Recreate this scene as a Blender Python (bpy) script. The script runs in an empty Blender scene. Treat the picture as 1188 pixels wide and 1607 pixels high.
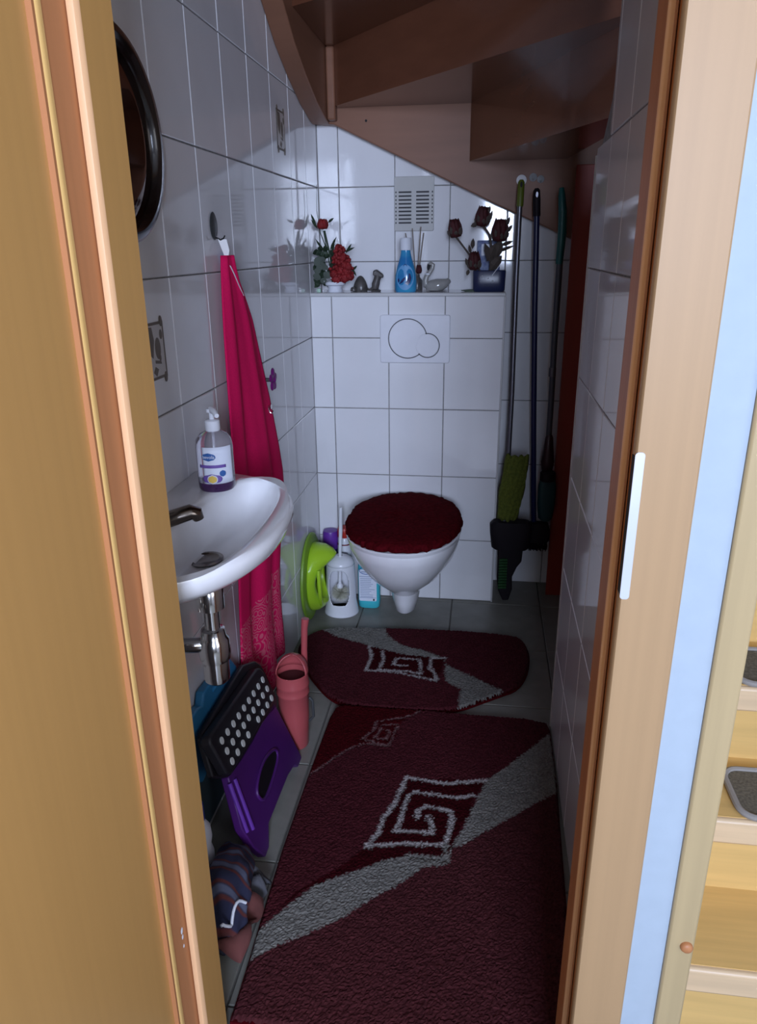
import bpy, bmesh, math, random
import numpy as np
from mathutils import Vector, Matrix
random.seed(7); PI = math.pi
S = bpy.context.scene; COL = S.collection

# ------------------------------------------------------------------ camera, world, lights, exposure
cam = bpy.data.cameras.new('camera'); cam_o = bpy.data.objects.new('camera', cam); COL.objects.link(cam_o)
cam.sensor_fit = 'VERTICAL'; cam.sensor_height = 24.0; cam.lens = 1155.0 / 1607.0 * 24.0
cam.clip_start = 0.02
CX = (0.99039452, -0.03713638, -0.13319001); CY = (0.13788574, 0.33705403, 0.93133351); CZ = (-0.01030587, 0.94075261, -0.33893704)
cam_o.matrix_world = Matrix(((CX[0], CX[1], -CX[2], 0.0), (CY[0], CY[1], -CY[2], 0.0), (CZ[0], CZ[1], -CZ[2], 1.3006), (0, 0, 0, 1)))
S.camera = cam_o
w = bpy.data.worlds.new('world'); S.world = w; w.use_nodes = True
w.node_tree.nodes['Background'].inputs[0].default_value = (0.70, 0.84, 1.0, 1)
w.node_tree.nodes['Background'].inputs[1].default_value = 1.0
S.view_settings.view_transform = 'Standard'; S.view_settings.look = 'None'
S.view_settings.exposure = 0.0; S.view_settings.gamma = 1.0; S.view_settings.use_curve_mapping = False

def area(name, loc, rot, sx, sy, power, col):
    l = bpy.data.lights.new(name, 'AREA'); l.shape = 'RECTANGLE'; l.size = sx; l.size_y = sy; l.energy = power; l.color = col
    o = bpy.data.objects.new(name, l); COL.objects.link(o); o.location = loc; o.rotation_euler = rot
    return o
# daylight through the rear hall window behind the photographer; plus an added side fill with no window
area('window_light_rear', (0.42, -2.17, 1.62), (math.radians(90), 0, 0), 0.86, 0.95, 158, (0.635, 0.74, 1.0))
area('window_light_side', (1.57, -0.6, 1.5), (0, math.radians(90), 0), 1.1, 1.3, 15, (0.93, 0.95, 1.0))

# ------------------------------------------------------------------ helpers
class MB:
    def __init__(s): s.v = []; s.f = []
    def add(s, vs, fs, M=None):
        n = len(s.v)
        if M is not None: vs = [tuple(M @ Vector(p)) for p in vs]
        s.v += [tuple(p) for p in vs]; s.f += [tuple(i + n for i in f) for f in fs]; return s
    def box(s, a, b, M=None):
        x0, y0, z0 = a; x1, y1, z1 = b
        vs = [(x0,y0,z0),(x1,y0,z0),(x1,y1,z0),(x0,y1,z0),(x0,y0,z1),(x1,y0,z1),(x1,y1,z1),(x0,y1,z1)]
        return s.add(vs, [(0,3,2,1),(4,5,6,7),(0,1,5,4),(1,2,6,5),(2,3,7,6),(3,0,4,7)], M)
    def prism(s, poly, z0, z1, M=None):
        n = len(poly); ar = sum(poly[i][0]*poly[(i+1)%n][1]-poly[(i+1)%n][0]*poly[i][1] for i in range(n))
        if ar < 0: poly = poly[::-1]
        vs = [(x,y,z0) for x,y in poly] + [(x,y,z1) for x,y in poly]
        fs = [tuple(range(n))[::-1], tuple(range(n,2*n))] + [(i,(i+1)%n,(i+1)%n+n,i+n) for i in range(n)]
        return s.add(vs, fs, M)
    def rings(s, rs, c0=True, c1=True, closed=False):
        n = len(rs[0]); vs = [p for r in rs for p in r]; fs = []
        m = len(rs)
        for k in range(m if closed else m-1):
            a = k*n; b = ((k+1)%m)*n
            for i in range(n): j = (i+1)%n; fs.append((a+i,a+j,b+j,b+i))
        if not closed:
            if c0: fs.append(tuple(range(n))[::-1])
            if c1: fs.append(tuple(range((m-1)*n, m*n)))
        return s.add(vs, fs)
    def lathe(s, prof, c=(0,0,0), n=32, M=None, sx=1, sy=1, caps=True):
        rs = []
        for r, z in prof:
            ring = [(c[0]+max(r,1e-5)*sx*math.cos(2*PI*i/n), c[1]+max(r,1e-5)*sy*math.sin(2*PI*i/n), c[2]+z) for i in range(n)]
            if M is not None: ring = [tuple(M @ Vector(p)) for p in ring]
            rs.append(ring)
        return s.rings(rs, caps, caps)
    def tube(s, pts, rad, n=12, flat=1.0):
        P = [Vector(p) for p in pts]; rs = []; prev = None
        if not hasattr(rad, '__len__'): rad = [rad]*len(P)
        for i, p in enumerate(P):
            t = (P[min(i+1,len(P)-1)] - P[max(i-1,0)]).normalized()
            if prev is None:
                a = Vector((0,0,1)) if abs(t.z) < .9 else Vector((1,0,0))
                u = t.cross(a).normalized()
            else:
                u = (prev - t*prev.dot(t)).normalized()
            prev = u; v = t.cross(u)
            rs.append([tuple(p + (u*math.cos(2*PI*k/n) + v*flat*math.sin(2*PI*k/n))*rad[i]) for k in range(n)])
        return s.rings(rs)
    def grid(s, rows):
        m = len(rows); n = len(rows[0])
        return s.add([p for r in rows for p in r], [(a*n+b, a*n+b+1, (a+1)*n+b+1, (a+1)*n+b) for a in range(m-1) for b in range(n-1)])
    def mesh(s, name, mat, smooth=40):
        me = bpy.data.meshes.new(name); me.from_pydata(s.v, [], s.f); me.update()
        bm = bmesh.new(); bm.from_mesh(me); bmesh.ops.recalc_face_normals(bm, faces=bm.faces); bm.to_mesh(me); bm.free()
        if mat: me.materials.append(mat)
        if smooth:
            me.polygons.foreach_set('use_smooth', [True]*len(me.polygons)); me.set_sharp_from_angle(angle=math.radians(smooth))
        return me
    def build(s, name, mat, parent=None, bevel=0, seg=2, smooth=40, solid=0, sub=0):
        o = bpy.data.objects.new(name, s.mesh(name, mat, smooth)); COL.objects.link(o)
        if parent:
            o.parent = parent
            M = Matrix.Translation(-world_loc(parent)); o.data.transform(M)
        if solid: m = o.modifiers.new('solid', 'SOLIDIFY'); m.thickness = solid; m.offset = 0
        if sub: m = o.modifiers.new('sub', 'SUBSURF'); m.levels = sub; m.render_levels = sub
        if bevel: m = o.modifiers.new('bevel', 'BEVEL'); m.width = bevel; m.segments = seg; m.limit_method = 'ANGLE'
        return o
def world_loc(o):
    v = Vector((0,0,0))
    while o: v += o.location; o = o.parent
    return v
def thing(name, label, cat, loc=(0,0,0), group=None):
    o = bpy.data.objects.new(name, None); COL.objects.link(o); o.location = loc; o.empty_display_size = .05
    o['label'] = label; o['category'] = cat
    if group: o['group'] = group
    return o
def tag(o, label, cat, group=None):
    o['label'] = label; o['category'] = cat
    if group: o['group'] = group
    return o
def struct(o): o['kind'] = 'structure'; return o
def frame(o, u, v, w):                       # matrix whose local x, y, z run along u, v, w
    u, v, w = Vector(u).normalized(), Vector(v).normalized(), Vector(w).normalized()
    return Matrix(((u.x,v.x,w.x,o[0]),(u.y,v.y,w.y,o[1]),(u.z,v.z,w.z,o[2]),(0,0,0,1)))
def ell(cx, cy, a, b, n=28, e=2.0):
    r = []
    for i in range(n):
        t = 2*PI*i/n; c, s_ = math.cos(t), math.sin(t)
        r.append((cx+a*math.copysign(abs(c)**(2/e), c), cy+b*math.copysign(abs(s_)**(2/e), s_)))
    return r
def rrect(x0, y0, x1, y1, r, n=5):
    o = []
    for cx, cy, a0 in ((x1-r,y1-r,0),(x0+r,y1-r,90),(x0+r,y0+r,180),(x1-r,y0+r,270)):
        for k in range(n+1):
            a = math.radians(a0+90*k/n); o.append((cx+r*math.cos(a), cy+r*math.sin(a)))
    return o

# ------------------------------------------------------------------ materials
def mat(name, col, rough=.5, metal=0., coat=0., trans=0., noise=0., nscale=(20,20,20), bump=0., ior=1.45, spec=.5, sheen=0., col2=None):
    m = bpy.data.materials.new(name); m.use_nodes = True; nt = m.node_tree; b = nt.nodes['Principled BSDF']
    b.inputs['Base Color'].default_value = (*col, 1); b.inputs['Roughness'].default_value = rough
    b.inputs['Metallic'].default_value = metal; b.inputs['Coat Weight'].default_value = coat
    b.inputs['Transmission Weight'].default_value = trans; b.inputs['IOR'].default_value = ior
    b.inputs['Specular IOR Level'].default_value = spec; b.inputs['Sheen Weight'].default_value = sheen
    tc = nt.nodes.new('ShaderNodeTexCoord'); mp = nt.nodes.new('ShaderNodeMapping'); mp.inputs['Scale'].default_value = nscale
    nz = nt.nodes.new('ShaderNodeTexNoise'); nz.inputs['Scale'].default_value = 1; nz.inputs['Detail'].default_value = 5
    nt.links.new(tc.outputs['Object'], mp.inputs[0]); nt.links.new(mp.outputs[0], nz.inputs['Vector'])
    mx = nt.nodes.new('ShaderNodeMix'); mx.data_type = 'RGBA'
    c2 = col2 if col2 else tuple(c*(1-max(noise, .04)) for c in col)
    mx.inputs[6].default_value = (*col, 1); mx.inputs[7].default_value = (*c2, 1)
    cr = nt.nodes.new('ShaderNodeMapRange'); cr.inputs[1].default_value = .35; cr.inputs[2].default_value = .65
    nt.links.new(nz.outputs['Fac'], cr.inputs[0]); nt.links.new(cr.outputs[0], mx.inputs[0]); nt.links.new(mx.outputs[2], b.inputs['Base Color'])
    if bump:
        bp = nt.nodes.new('ShaderNodeBump'); bp.inputs['Strength'].default_value = bump; bp.inputs['Distance'].default_value = .002
        nt.links.new(nz.outputs['Fac'], bp.inputs['Height']); nt.links.new(bp.outputs[0], b.inputs['Normal'])
    return m
def attr_mat(name, rough=.9, sheen=.3, bump=0.):
    m = mat(name, (1,1,1), rough, sheen=sheen, spec=.08); nt = m.node_tree; b = nt.nodes['Principled BSDF']
    a = nt.nodes.new('ShaderNodeAttribute'); a.attribute_name = 'dye'; nt.links.new(a.outputs['Color'], b.inputs['Base Color']); return m

M_tile = mat('glazed_white_tile', (.80,.80,.82), .06, noise=.03, nscale=(6,6,6), spec=.6)
M_grout = mat('grey_grout', (.27,.26,.25), .9, noise=.3, nscale=(60,60,60), bump=.3)
M_ftile = mat('grey_floor_tile', (.23,.225,.195), .42, noise=.18, nscale=(14,14,14), bump=.05)
M_fgrout = mat('floor_grout', (.13,.125,.11), .9, noise=.2)
M_paint = mat('pale_blue_white_paint', (.36,.43,.50), .85, noise=.03, nscale=(40,40,40), bump=.15)
M_hall = mat('taupe_hall_paint', (.36,.34,.32), .85, noise=.04, nscale=(40,40,40), bump=.15)
M_plaster = mat('white_plaster', (.70,.72,.74), .85, noise=.03, nscale=(40,40,40), bump=.15)
M_beech = mat('beech_veneer', (.56,.31,.10), .40, noise=.03, nscale=(80,80,.8), coat=.1)
M_casing = mat('pale_beech_casing', (.385,.245,.125), .5, noise=.06, nscale=(110,110,1.0))
M_bead = mat('peach_beech_edge', (.80,.47,.25), .4, noise=.08, nscale=(40,40,1))
M_lip = mat('yellow_beech_edge', (.80,.50,.18), .35, noise=.08, nscale=(40,40,1))
M_rebate = mat('reddish_rebate', (.48,.20,.08), .5, noise=.15, nscale=(50,50,1.2))
M_stairwood = mat('varnished_brown_stair_wood', (.15,.056,.030), .22, noise=.12, nscale=(8,8,30), coat=.5)
M_stringer = mat('varnished_stringer_wood', (.25,.115,.068), .42, noise=.10, nscale=(3,3,30), spec=.3)
M_post = mat('pale_pine_post', (.44,.335,.18), .4, noise=.1, nscale=(60,60,2))
M_tread = mat('yellow_stair_tread', (.72,.47,.17), .4, noise=.12, nscale=(3,60,60))
M_nose = mat('pink_tread_edge', (.74,.54,.33), .4, noise=.14, nscale=(3,60,60))
M_redboard = mat('dark_red_board', (.30,.035,.018), .45, noise=.12, nscale=(20,20,2))
M_white = mat('white_ceramic', (.82,.82,.84), .08, coat=.3)
M_plast = mat('white_plastic', (.78,.79,.84), .25, noise=.02)
M_pearl = mat('ivory_plastic', (.44,.435,.42), .4)
M_chrome = mat('chrome', (.70,.70,.70), .14, metal=1.)
M_dchrome = mat('dark_nickel', (.22,.19,.165), .22, metal=1.)
M_black = mat('black_rubber', (.012,.010,.014), .5, noise=.2)
M_dark = mat('dark_void', (.02,.02,.022), .8)
M_slot = mat('shadow_grey', (.06,.06,.065), .8)
M_frame = mat('dark_walnut_frame', (.012,.007,.006), .25, coat=.4)
M_mirror = mat('mirror_glass', (.30,.23,.20), .04, metal=1.)
M_lime = mat('lime_plastic', (.40,.66,.03), .3)
M_dlime = mat('dull_lime_plastic', (.20,.36,.03), .4)
M_purple = mat('purple_plastic', (.070,.012,.13), .38, noise=.08)
M_violet = mat('violet_cap', (.14,.035,.34), .35)
M_blue = mat('blue_plastic', (.03,.21,.42), .4)
M_dteal = mat('dark_teal_plastic', (.035,.06,.075), .45)
M_cyan = mat('turquoise_plastic', (.06,.52,.60), .25)
M_navy = mat('navy_plastic', (.015,.02,.11), .25)
M_red = mat('red_cap', (.55,.035,.025), .35)
M_pinkcan = mat('pink_plastic', (.44,.085,.09), .28)
M_dotw = mat('pale_grey_dot', (.62,.62,.58), .6)
M_magenta = mat('magenta_towel', (.70,.010,.10), .95, noise=.12, nscale=(250,250,250), bump=.6, sheen=.4)
M_furred = mat('wine_red_plush', (.085,.004,.007), .95, noise=.45, nscale=(90,90,90), bump=1., spec=.03)
M_rug = attr_mat('rug_pile', .97, 0)
M_green = mat('dark_leaf', (.03,.055,.03), .6, noise=.3)
M_gleaf = mat('grey_leaf', (.075,.095,.075), .7, noise=.3)
M_rose = mat('red_silk_petal', (.26,.012,.015), .7, noise=.3, nscale=(60,60,60))
M_drose = mat('dark_red_petal', (.065,.008,.010), .75, noise=.3, nscale=(60,60,60))
M_stem = mat('brown_stem', (.07,.055,.045), .7)
M_reed = mat('reed_stick', (.22,.18,.15), .7)
M_glass = mat('clear_glass', (.9,.9,.92), .04, trans=1.)
M_liquid = mat('plum_soap', (.08,.03,.11), .1, trans=.4)
M_softglass = mat('frosted_soap_bottle', (.86,.84,.92), .12, trans=.85, ior=1.2)
M_label = mat('white_label', (.72,.76,.86), .5)
M_bluelabel = mat('blue_print', (.035,.12,.36), .5)
M_purplelabel = mat('purple_print', (.16,.09,.36), .5)
M_yellow = mat('yellow_fruit_print', (.75,.52,.10), .5)
M_figure = mat('grey_brown_glaze', (.10,.09,.085), .3, noise=.5, nscale=(50,50,50))
M_swan = mat('grey_glass_swan', (.34,.335,.32), .12, noise=.15)
M_airblue = mat('blue_bottle_fluid', (.02,.17,.42), .12, noise=.2, nscale=(10,10,14), col2=(.05,.33,.55))
M_lav = mat('lavender_label', (.12,.33,.60), .5)
M_vase = mat('blue_glass_vase', (.025,.035,.11), .28, trans=.35)
M_box = mat('blue_white_print', (.20,.26,.40), .5, noise=.6, nscale=(60,60,60), col2=(.05,.08,.25))
M_ygreen = mat('yellow_green_fleece', (.10,.12,.012), .95, noise=.4, nscale=(120,120,120), bump=.8)  # mop and broom colours below are darkened, the niche's shade put in
M_greenend = mat('olive_green_grip', (.11,.14,.012), .45)
M_teal = mat('teal_grip', (.006,.10,.095), .35)
M_greypole = mat('grey_metal_pole', (.13,.13,.15), .3, metal=.7)
M_bluepole = mat('dark_blue_pole', (.008,.011,.06), .3)
M_charcoal = mat('charcoal_plastic', (.009,.006,.009), .6, spec=.25)
M_gbrush = mat('green_bristle', (.01,.06,.012), .7)
M_bristle = mat('cream_bristle', (.62,.61,.50), .8)
M_motif = mat('brown_motif_print', (.16,.13,.10), .5)
M_motifbg = mat('cream_motif_print', (.55,.52,.50), .3)
M_mat = mat('grey_stair_mat', (.16,.14,.105), .95, noise=.4, nscale=(200,200,200), bump=.6)
M_matedge = mat('grey_mat_piping', (.30,.28,.26), .9)
M_steel = mat('brushed_steel_plate', (.62,.65,.70), .35, metal=.35)
M_trimw = mat('tile_edge_trim', (.55,.55,.55), .4)
M_darkbag = mat('black_bag', (.012,.011,.016), .45)
M_swhite = mat('matt_white', (.70,.72,.78), .6)
M_knob = mat('clear_hook', (.75,.78,.80), .08, trans=.6)
M_grey = mat('dark_grey_pad', (.055,.058,.06), .5)
M_flowerp = mat('purple_flower', (.17,.012,.16), .45)

def lace_mat():
    m = mat('magenta_towel_with_print', (.86,.014,.125), .9, noise=.08, nscale=(250,250,250), bump=.25, spec=.1)
    nt = m.node_tree; b = nt.nodes['Principled BSDF']; old = b.inputs['Base Color'].links[0].from_socket
    tc = nt.nodes.new('ShaderNodeTexCoord'); v = nt.nodes.new('ShaderNodeTexVoronoi'); v.inputs['Scale'].default_value = 30
    mp = nt.nodes.new('ShaderNodeMapping'); mp.inputs['Scale'].default_value = (.2,1,1)
    nt.links.new(tc.outputs['Object'], mp.inputs[0]); nt.links.new(mp.outputs[0], v.inputs['Vector'])
    s = nt.nodes.new('ShaderNodeMath'); s.operation = 'MULTIPLY'; s.inputs[1].default_value = 30; nt.links.new(v.outputs['Distance'], s.inputs[0])
    sn = nt.nodes.new('ShaderNodeMath'); sn.operation = 'SINE'; nt.links.new(s.outputs[0], sn.inputs[0])
    gt = nt.nodes.new('ShaderNodeMath'); gt.operation = 'GREATER_THAN'; gt.inputs[1].default_value = .2; nt.links.new(sn.outputs[0], gt.inputs[0])
    sp = nt.nodes.new('ShaderNodeSeparateXYZ'); nt.links.new(tc.outputs['Object'], sp.inputs[0])
    zl = nt.nodes.new('ShaderNodeMath'); zl.operation = 'LESS_THAN'; zl.inputs[1].default_value = -.88; nt.links.new(sp.outputs['Z'], zl.inputs[0])
    mu = nt.nodes.new('ShaderNodeMath'); mu.operation = 'MULTIPLY'; nt.links.new(gt.outputs[0], mu.inputs[0]); nt.links.new(zl.outputs[0], mu.inputs[1])
    m2 = nt.nodes.new('ShaderNodeMath'); m2.operation = 'MULTIPLY'; m2.inputs[1].default_value = .42; nt.links.new(mu.outputs[0], m2.inputs[0])
    mx = nt.nodes.new('ShaderNodeMix'); mx.data_type = 'RGBA'; mx.inputs[7].default_value = (.80,.33,.36,1)
    nt.links.new(old, mx.inputs[6]); nt.links.new(m2.outputs[0], mx.inputs[0]); nt.links.new(mx.outputs[2], b.inputs['Base Color']); return m
M_lace = lace_mat()
def plaid_mat():
    m = mat('dark_striped_cloth', (.02,.02,.045), .9, noise=.3, nscale=(120,120,120), bump=.4); nt = m.node_tree; b = nt.nodes['Principled BSDF']
    tc = nt.nodes.new('ShaderNodeTexCoord'); wv = nt.nodes.new('ShaderNodeTexWave'); wv.inputs['Scale'].default_value = 5; wv.inputs['Distortion'].default_value = 11
    wv.bands_direction = 'Y'; wv.inputs['Detail'].default_value = 1.5
    nt.links.new(tc.outputs['Object'], wv.inputs['Vector']); r = nt.nodes.new('ShaderNodeValToRGB'); e = r.color_ramp.elements
    e[0].color = (.018,.02,.05,1); e[1].color = (.10,.11,.17,1); e[1].position = .93
    for p, c in ((.35,(.02,.02,.05,1)),(.5,(.11,.022,.018,1)),(.72,(.09,.025,.025,1)),(.8,(.03,.03,.06,1))): q = e.new(p); q.color = c
    nt.links.new(wv.outputs['Fac'], r.inputs[0]); nt.links.new(r.outputs[0], b.inputs['Base Color']); return m
M_plaid = plaid_mat()

# ------------------------------------------------------------------ setting: walls, floor, tiles
FR = {'left': ((0,1,0),(0,0,1),(1,0,0)), 'right': ((0,-1,0),(0,0,1),(-1,0,0)), 'back': ((1,0,0),(0,0,1),(0,-1,0)), 'floor': ((1,0,0),(0,1,0),(0,0,1))}
cache = {}
def tile(parent, side, c, wd, ht, m=M_tile, name='tile', g=.003, t=.006, jit=.0022):
    key = (side, round(wd,3), round(ht,3), m.name)
    if key not in cache:
        a, b, e = wd/2-g/2, ht/2-g/2, .0016
        vs = [(-a,-b,-t),(a,-b,-t),(a,b,-t),(-a,b,-t),(-a,-b,-e),(a,-b,-e),(a,b,-e),(-a,b,-e),(-a+e,-b+e,0),(a-e,-b+e,0),(a-e,b-e,0),(-a+e,b-e,0)]
        fs = [(8,9,10,11)] + [(i,(i+1)%4,(i+1)%4+4,i+4) for i in range(4)] + [(i+4,(i+1)%4+4,(i+1)%4+8,i+8) for i in range(4)]
        u, v, w_ = FR[side]; mb = MB(); mb.add(vs, fs, frame((0,0,0), u, v, w_))
        cache[key] = mb.mesh('tile', m, 0)
    o = bpy.data.objects.new(name, cache[key]); COL.objects.link(o); o.parent = parent
    o.location = Vector(c) - world_loc(parent)
    o.rotation_euler = tuple(random.uniform(-jit, jit) for _ in range(3)) if side != 'floor' else (0,0,0)
    return o
def cells(lines): return [(a, b) for a, b in zip(lines[:-1], lines[1:]) if b-a > .012]

wl = struct(MB().box((-.70,.86,0), (-.609,2.87,2.5)).build('wall_left', M_grout))
for y0, y1 in cells([.86, 1.015] + [1.215+.2*k for k in range(8)] + [2.80]):
    for k in range(10): tile(wl, 'left', (-.605,(y0+y1)/2,.25*k+.125), y1-y0, .25)
wb = struct(MB().box((-.609,2.804,0), (.60,2.90,2.5)).build('wall_back', M_grout))
for x0, x1 in cells([-.605,-.53,-.33,-.135,.065,.265,.47]):
    for k in range(8):
        if x1 <= .066 and k < 4: continue
        z0, z1 = .25*k, .25*k+.25
        tile(wb, 'back', ((x0+x1)/2, 2.80, (z0+z1)/2), x1-x0, z1-z0)
wbox = struct(MB().box((-.605,2.61,0), (.061,2.80,1.138)).build('wall_cistern', M_grout))
for x0, x1 in cells([-.605,-.53,-.33,-.135,.065]):
    for k in range(5):
        z0, z1 = .25*k, min(.25*k+.25, 1.14)
        tile(wbox, 'back', ((x0+x1)/2, 2.606, (z0+z1)/2), x1-x0, z1-z0)
for k in range(5):
    z0, z1 = .25*k, min(.25*k+.25, 1.14)
    cache_side = tile(wbox, 'left', (.065, 2.703, (z0+z1)/2), .19, z1-z0)
for x0, x1 in cells([-.605,-.53,-.33,-.135,.065]):
    tile(wbox, 'floor', ((x0+x1)/2, 2.7, 1.144), x1-x0, .19)
MB().box((-.605,2.600,1.140), (.068,2.610,1.152)).build('tile_edge', M_trimw, wbox, bevel=.003)
MB().box((-.605,2.604,1.1445), (.066,2.80,1.1525)).build('ledge_top', M_tile, wbox, bevel=.002)
MB().box((.0625,2.600,.0), (.069,2.607,1.14)).build('corner_trim', M_trimw, wbox, bevel=.002)

wr = MB(); wr.prism([(.861,0),(1.83,0),(1.83,1.485),(1.80,1.49),(1.69,1.57),(1.64,1.72),(1.63,2.5),(.861,2.5)], .234, .2505, frame((0,0,0),(0,1,0),(0,0,1),(1,0,0)))
wr = struct(wr.build('wall_right', M_grout))
for y0, y1 in cells([.86] + [1.03+.2*k for k in range(5)]):
    for k in range(10):
        e = y1 if k < 6 else min(y1, 1.655 if k == 6 else 1.63)
        if e-y0 > .01: tile(wr, 'right', (.23,(y0+e)/2,.25*k+.125), e-y0, .25)
MB().box((.2275,1.828,0), (.2505,1.834,1.484)).build('tile_edge', M_trimw, wr, bevel=.0015)
wn = struct(MB().box((.47,1.835,0), (.56,2.80,2.2)).box((.2505,1.72,0),(.56,1.835,1.5)).build('wall_niche', M_stairwood))

fl = struct(MB().box((-1.95,-2.3,-.08), (1.7,2.87,-.004)).build('floor', M_fgrout))
xs = [-.755+.335*k for k in range(-3,8)]; ys = [-1.77-.335+.335*k for k in range(0,15)]
for a in xs:
    for b in ys:
        if -2.3 < b+.335 and b > -2.3 and a > -1.9 and a+.335 < 1.7 and b+.335 < 2.95: tile(fl, 'floor', (a+.1675, b+.1675+.0, 0), .335, .335, M_ftile, g=.004, jit=0)

# hall around the photographer
struct(MB().box((-1.95,.725,0), (-.425,.855,2.5)).build('wall_hall_front_left', M_hall))
struct(MB().box((.165,.725,0), (.2335,.855,2.5)).build('wall_hall_front_right', M_paint))
struct(MB().box((.2335,.725,0), (.2532,.86,2.5)).build('wall_hall_front_corner', M_paint))
struct(MB().box((-.425,.725,2.04), (.165,.855,2.5)).build('wall_hall_front_top', M_plaster))
struct(MB().box((-2.0,-2.3,0), (-1.95,.725,2.5)).build('wall_hall_left', M_hall))
struct(MB().box((1.6,-2.3,0), (1.65,2.87,2.5)).build('wall_hall_right', M_hall))
struct(MB().box((.56,2.75,0), (1.6,2.85,2.5)).build('wall_stair_end', M_plaster))
bk = MB()
for a, b in (((-1.95,-2.25,0),(1.6,-2.2,1.13)), ((-1.95,-2.25,2.11),(1.6,-2.2,2.5)), ((-1.95,-2.25,1.13),(-.06,-2.2,2.11)), ((.90,-2.25,1.13),(1.6,-2.2,2.11))): bk.box(a, b)
struct(bk.build('wall_hall_rear', M_hall))
for n_, (a, b) in enumerate(((-.06,.90),)):
    wf = MB()
    wf.box((a,-2.21,1.13),(a+.03,-2.16,2.11)).box((b-.03,-2.21,1.13),(b,-2.16,2.11)).box((a,-2.21,1.13),(b,-2.16,1.16)).box((a,-2.21,2.08),(b,-2.16,2.11)).box(((a+b)/2-.012,-2.165,1.13),((a+b)/2+.012,-2.14,2.11)).box((a,-2.165,1.78),(b,-2.14,1.80))
    struct(wf.build('window_%d' % (n_+1), M_swhite))
struct(MB().box((-2.0,-2.3,2.5), (1.65,2.90,2.56)).build('ceiling', M_hall))

# ------------------------------------------------------------------ door frame and open door leaf
d1 = bpy.data.objects.new('door_1', None); COL.objects.link(d1); struct(d1)
def vprof(pts, name, m, z0=0, z1=2.04, parent=d1, bevel=0): return MB().prism(pts, z0, z1).build(name, m, parent, bevel=bevel)
vprof([(-.398,.855),(-.398,.786),(-.43,.786),(-.43,.855)], 'jamb', M_beech)
vprof([(-.398,.786),(-.3985,.7825),(-.401,.779),(-.405,.778),(-.4085,.779),(-.410,.783),(-.410,.786)], 'stop_bead', M_bead)
vprof([(-.410,.784),(-.4135,.752),(-.4135,.726),(-.43,.726),(-.43,.786)], 'rebate', M_rebate)
vprof([(-.463,.71),(-.463,.7255),(-.53,.7255),(-.53,.71)], 'casing', M_casing, bevel=.002)
vprof([(.153,.855),(.149,.786),(.18,.786),(.18,.855)], 'jamb', M_rebate)
vprof([(.149,.786),(.1490,.782),(.151,.779),(.154,.778),(.1565,.779),(.158,.783),(.158,.786)], 'stop_bead', M_bead)
vprof([(.158,.786),(.158,.752),(.1565,.7245),(.18,.7245),(.18,.786)], 'rebate', M_rebate)
vprof([(.1484,.712),(.1500,.710),(.207,.710),(.209,.712),(.209,.7255),(.1484,.7255)], 'casing', M_casing)
MB().box((-.53,.71,2.04), (.209,.726,2.11)).build('casing', M_casing, d1, bevel=.002)
MB().box((-.43,.726,2.02), (.18,.855,2.045)).build('jamb', M_beech, d1)
sp = MB().prism(rrect(.1478,.957,.1572,1.113,.0035), .7090, .7100, frame((0,0,0),(1,0,0),(0,0,1),(0,1,0)))
spo = sp.build('strike_plate', M_steel, d1, bevel=.0003); spo['label'] = 'pale steel strike plate'
MB().box((.1476,.7095,.962), (.1484,.7220,1.108)).box((.1565,.7245,.985),(.1579,.748,1.085)).build('strike_lip', M_dark, d1)
# the leaf stands open into the hall on the left
leaf = thing('door_leaf', 'tall beech veneer door leaf standing open along the left of the picture', 'door', (-.44,.735,.005))
lf = MB().prism([(-.420,.728),(-.420,.13),(-.460,.13),(-.460,.728)], .005, 2.0).build('door_panel', M_beech, leaf, bevel=.002)
lp = MB().prism([(-.4215,.7275),(-.4165,.7275),(-.4128,.731),(-.412,.736),(-.4128,.741),(-.416,.7435),(-.460,.7435),(-.460,.7275)], .005, 2.0).build('rebate_edge', M_lip, leaf)
MB().prism([(-.4185,.7262),(-.4165,.7262),(-.4165,.7276),(-.4185,.7276)], .06, 1.95).build('seam', M_rebate, leaf)
ch = MB()
for z, s in ((.348,.004),(.336,.003),(.318,.0022)):
    ch.lathe([(0,0),(s,.0002),(s*.6,.0008),(0,.001)], (0,0,0), 7, frame((-.4118,.768,z),(0,1,0),(0,0,1),(1,0,0)), sy=1.6)
ch.build('paint_chip', M_swhite, d1)

# newel post and the stair flight in the hall
newel = thing('newel_post', 'square pale pine newel post beside the white wall', 'post', (.268,.74,0))
po = MB().box((.2535,.720,0),(.2860,.760,2.3)).build('post', M_post, newel, bevel=.003)
dp = MB().lathe([(0,0),(.0075,0),(.0075,.0035),(.006,.0055),(.003,.0065),(0,.007)], (0,0,0), 16, frame((.276,.7203,.482),(1,0,0),(0,0,1),(0,-1,0))).build('dowel_plug', M_rebate, po)
st = thing('hall_staircase', 'light wooden closed staircase with matted steps behind the newel post', 'stairs', (.29,.95,0))
for k in range(1, 6):
    y = .948+.157*(k-1); z = .173*k
    td = MB().box((.288,y,z-.052),(1.15,min(y+.20,1.716),z)).build('tread', M_nose, st, bevel=.006)
    MB().box((.288,y+.010,z-.0005),(1.15,min(y+.20,1.716),z+.0012)).build('tread_top', M_tread, td)
    MB().box((.288,y+.022,z-.173),(1.15,y+.038,z-.052)).build('riser', M_tread, st)
MB().prism([(.762,0),(1.715,0),(1.715,1.10),(.762,.30)], .254, .2875, frame((0,0,0),(0,1,0),(0,0,1),(1,0,0))).build('stringer', M_post, st, bevel=.003)
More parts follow.
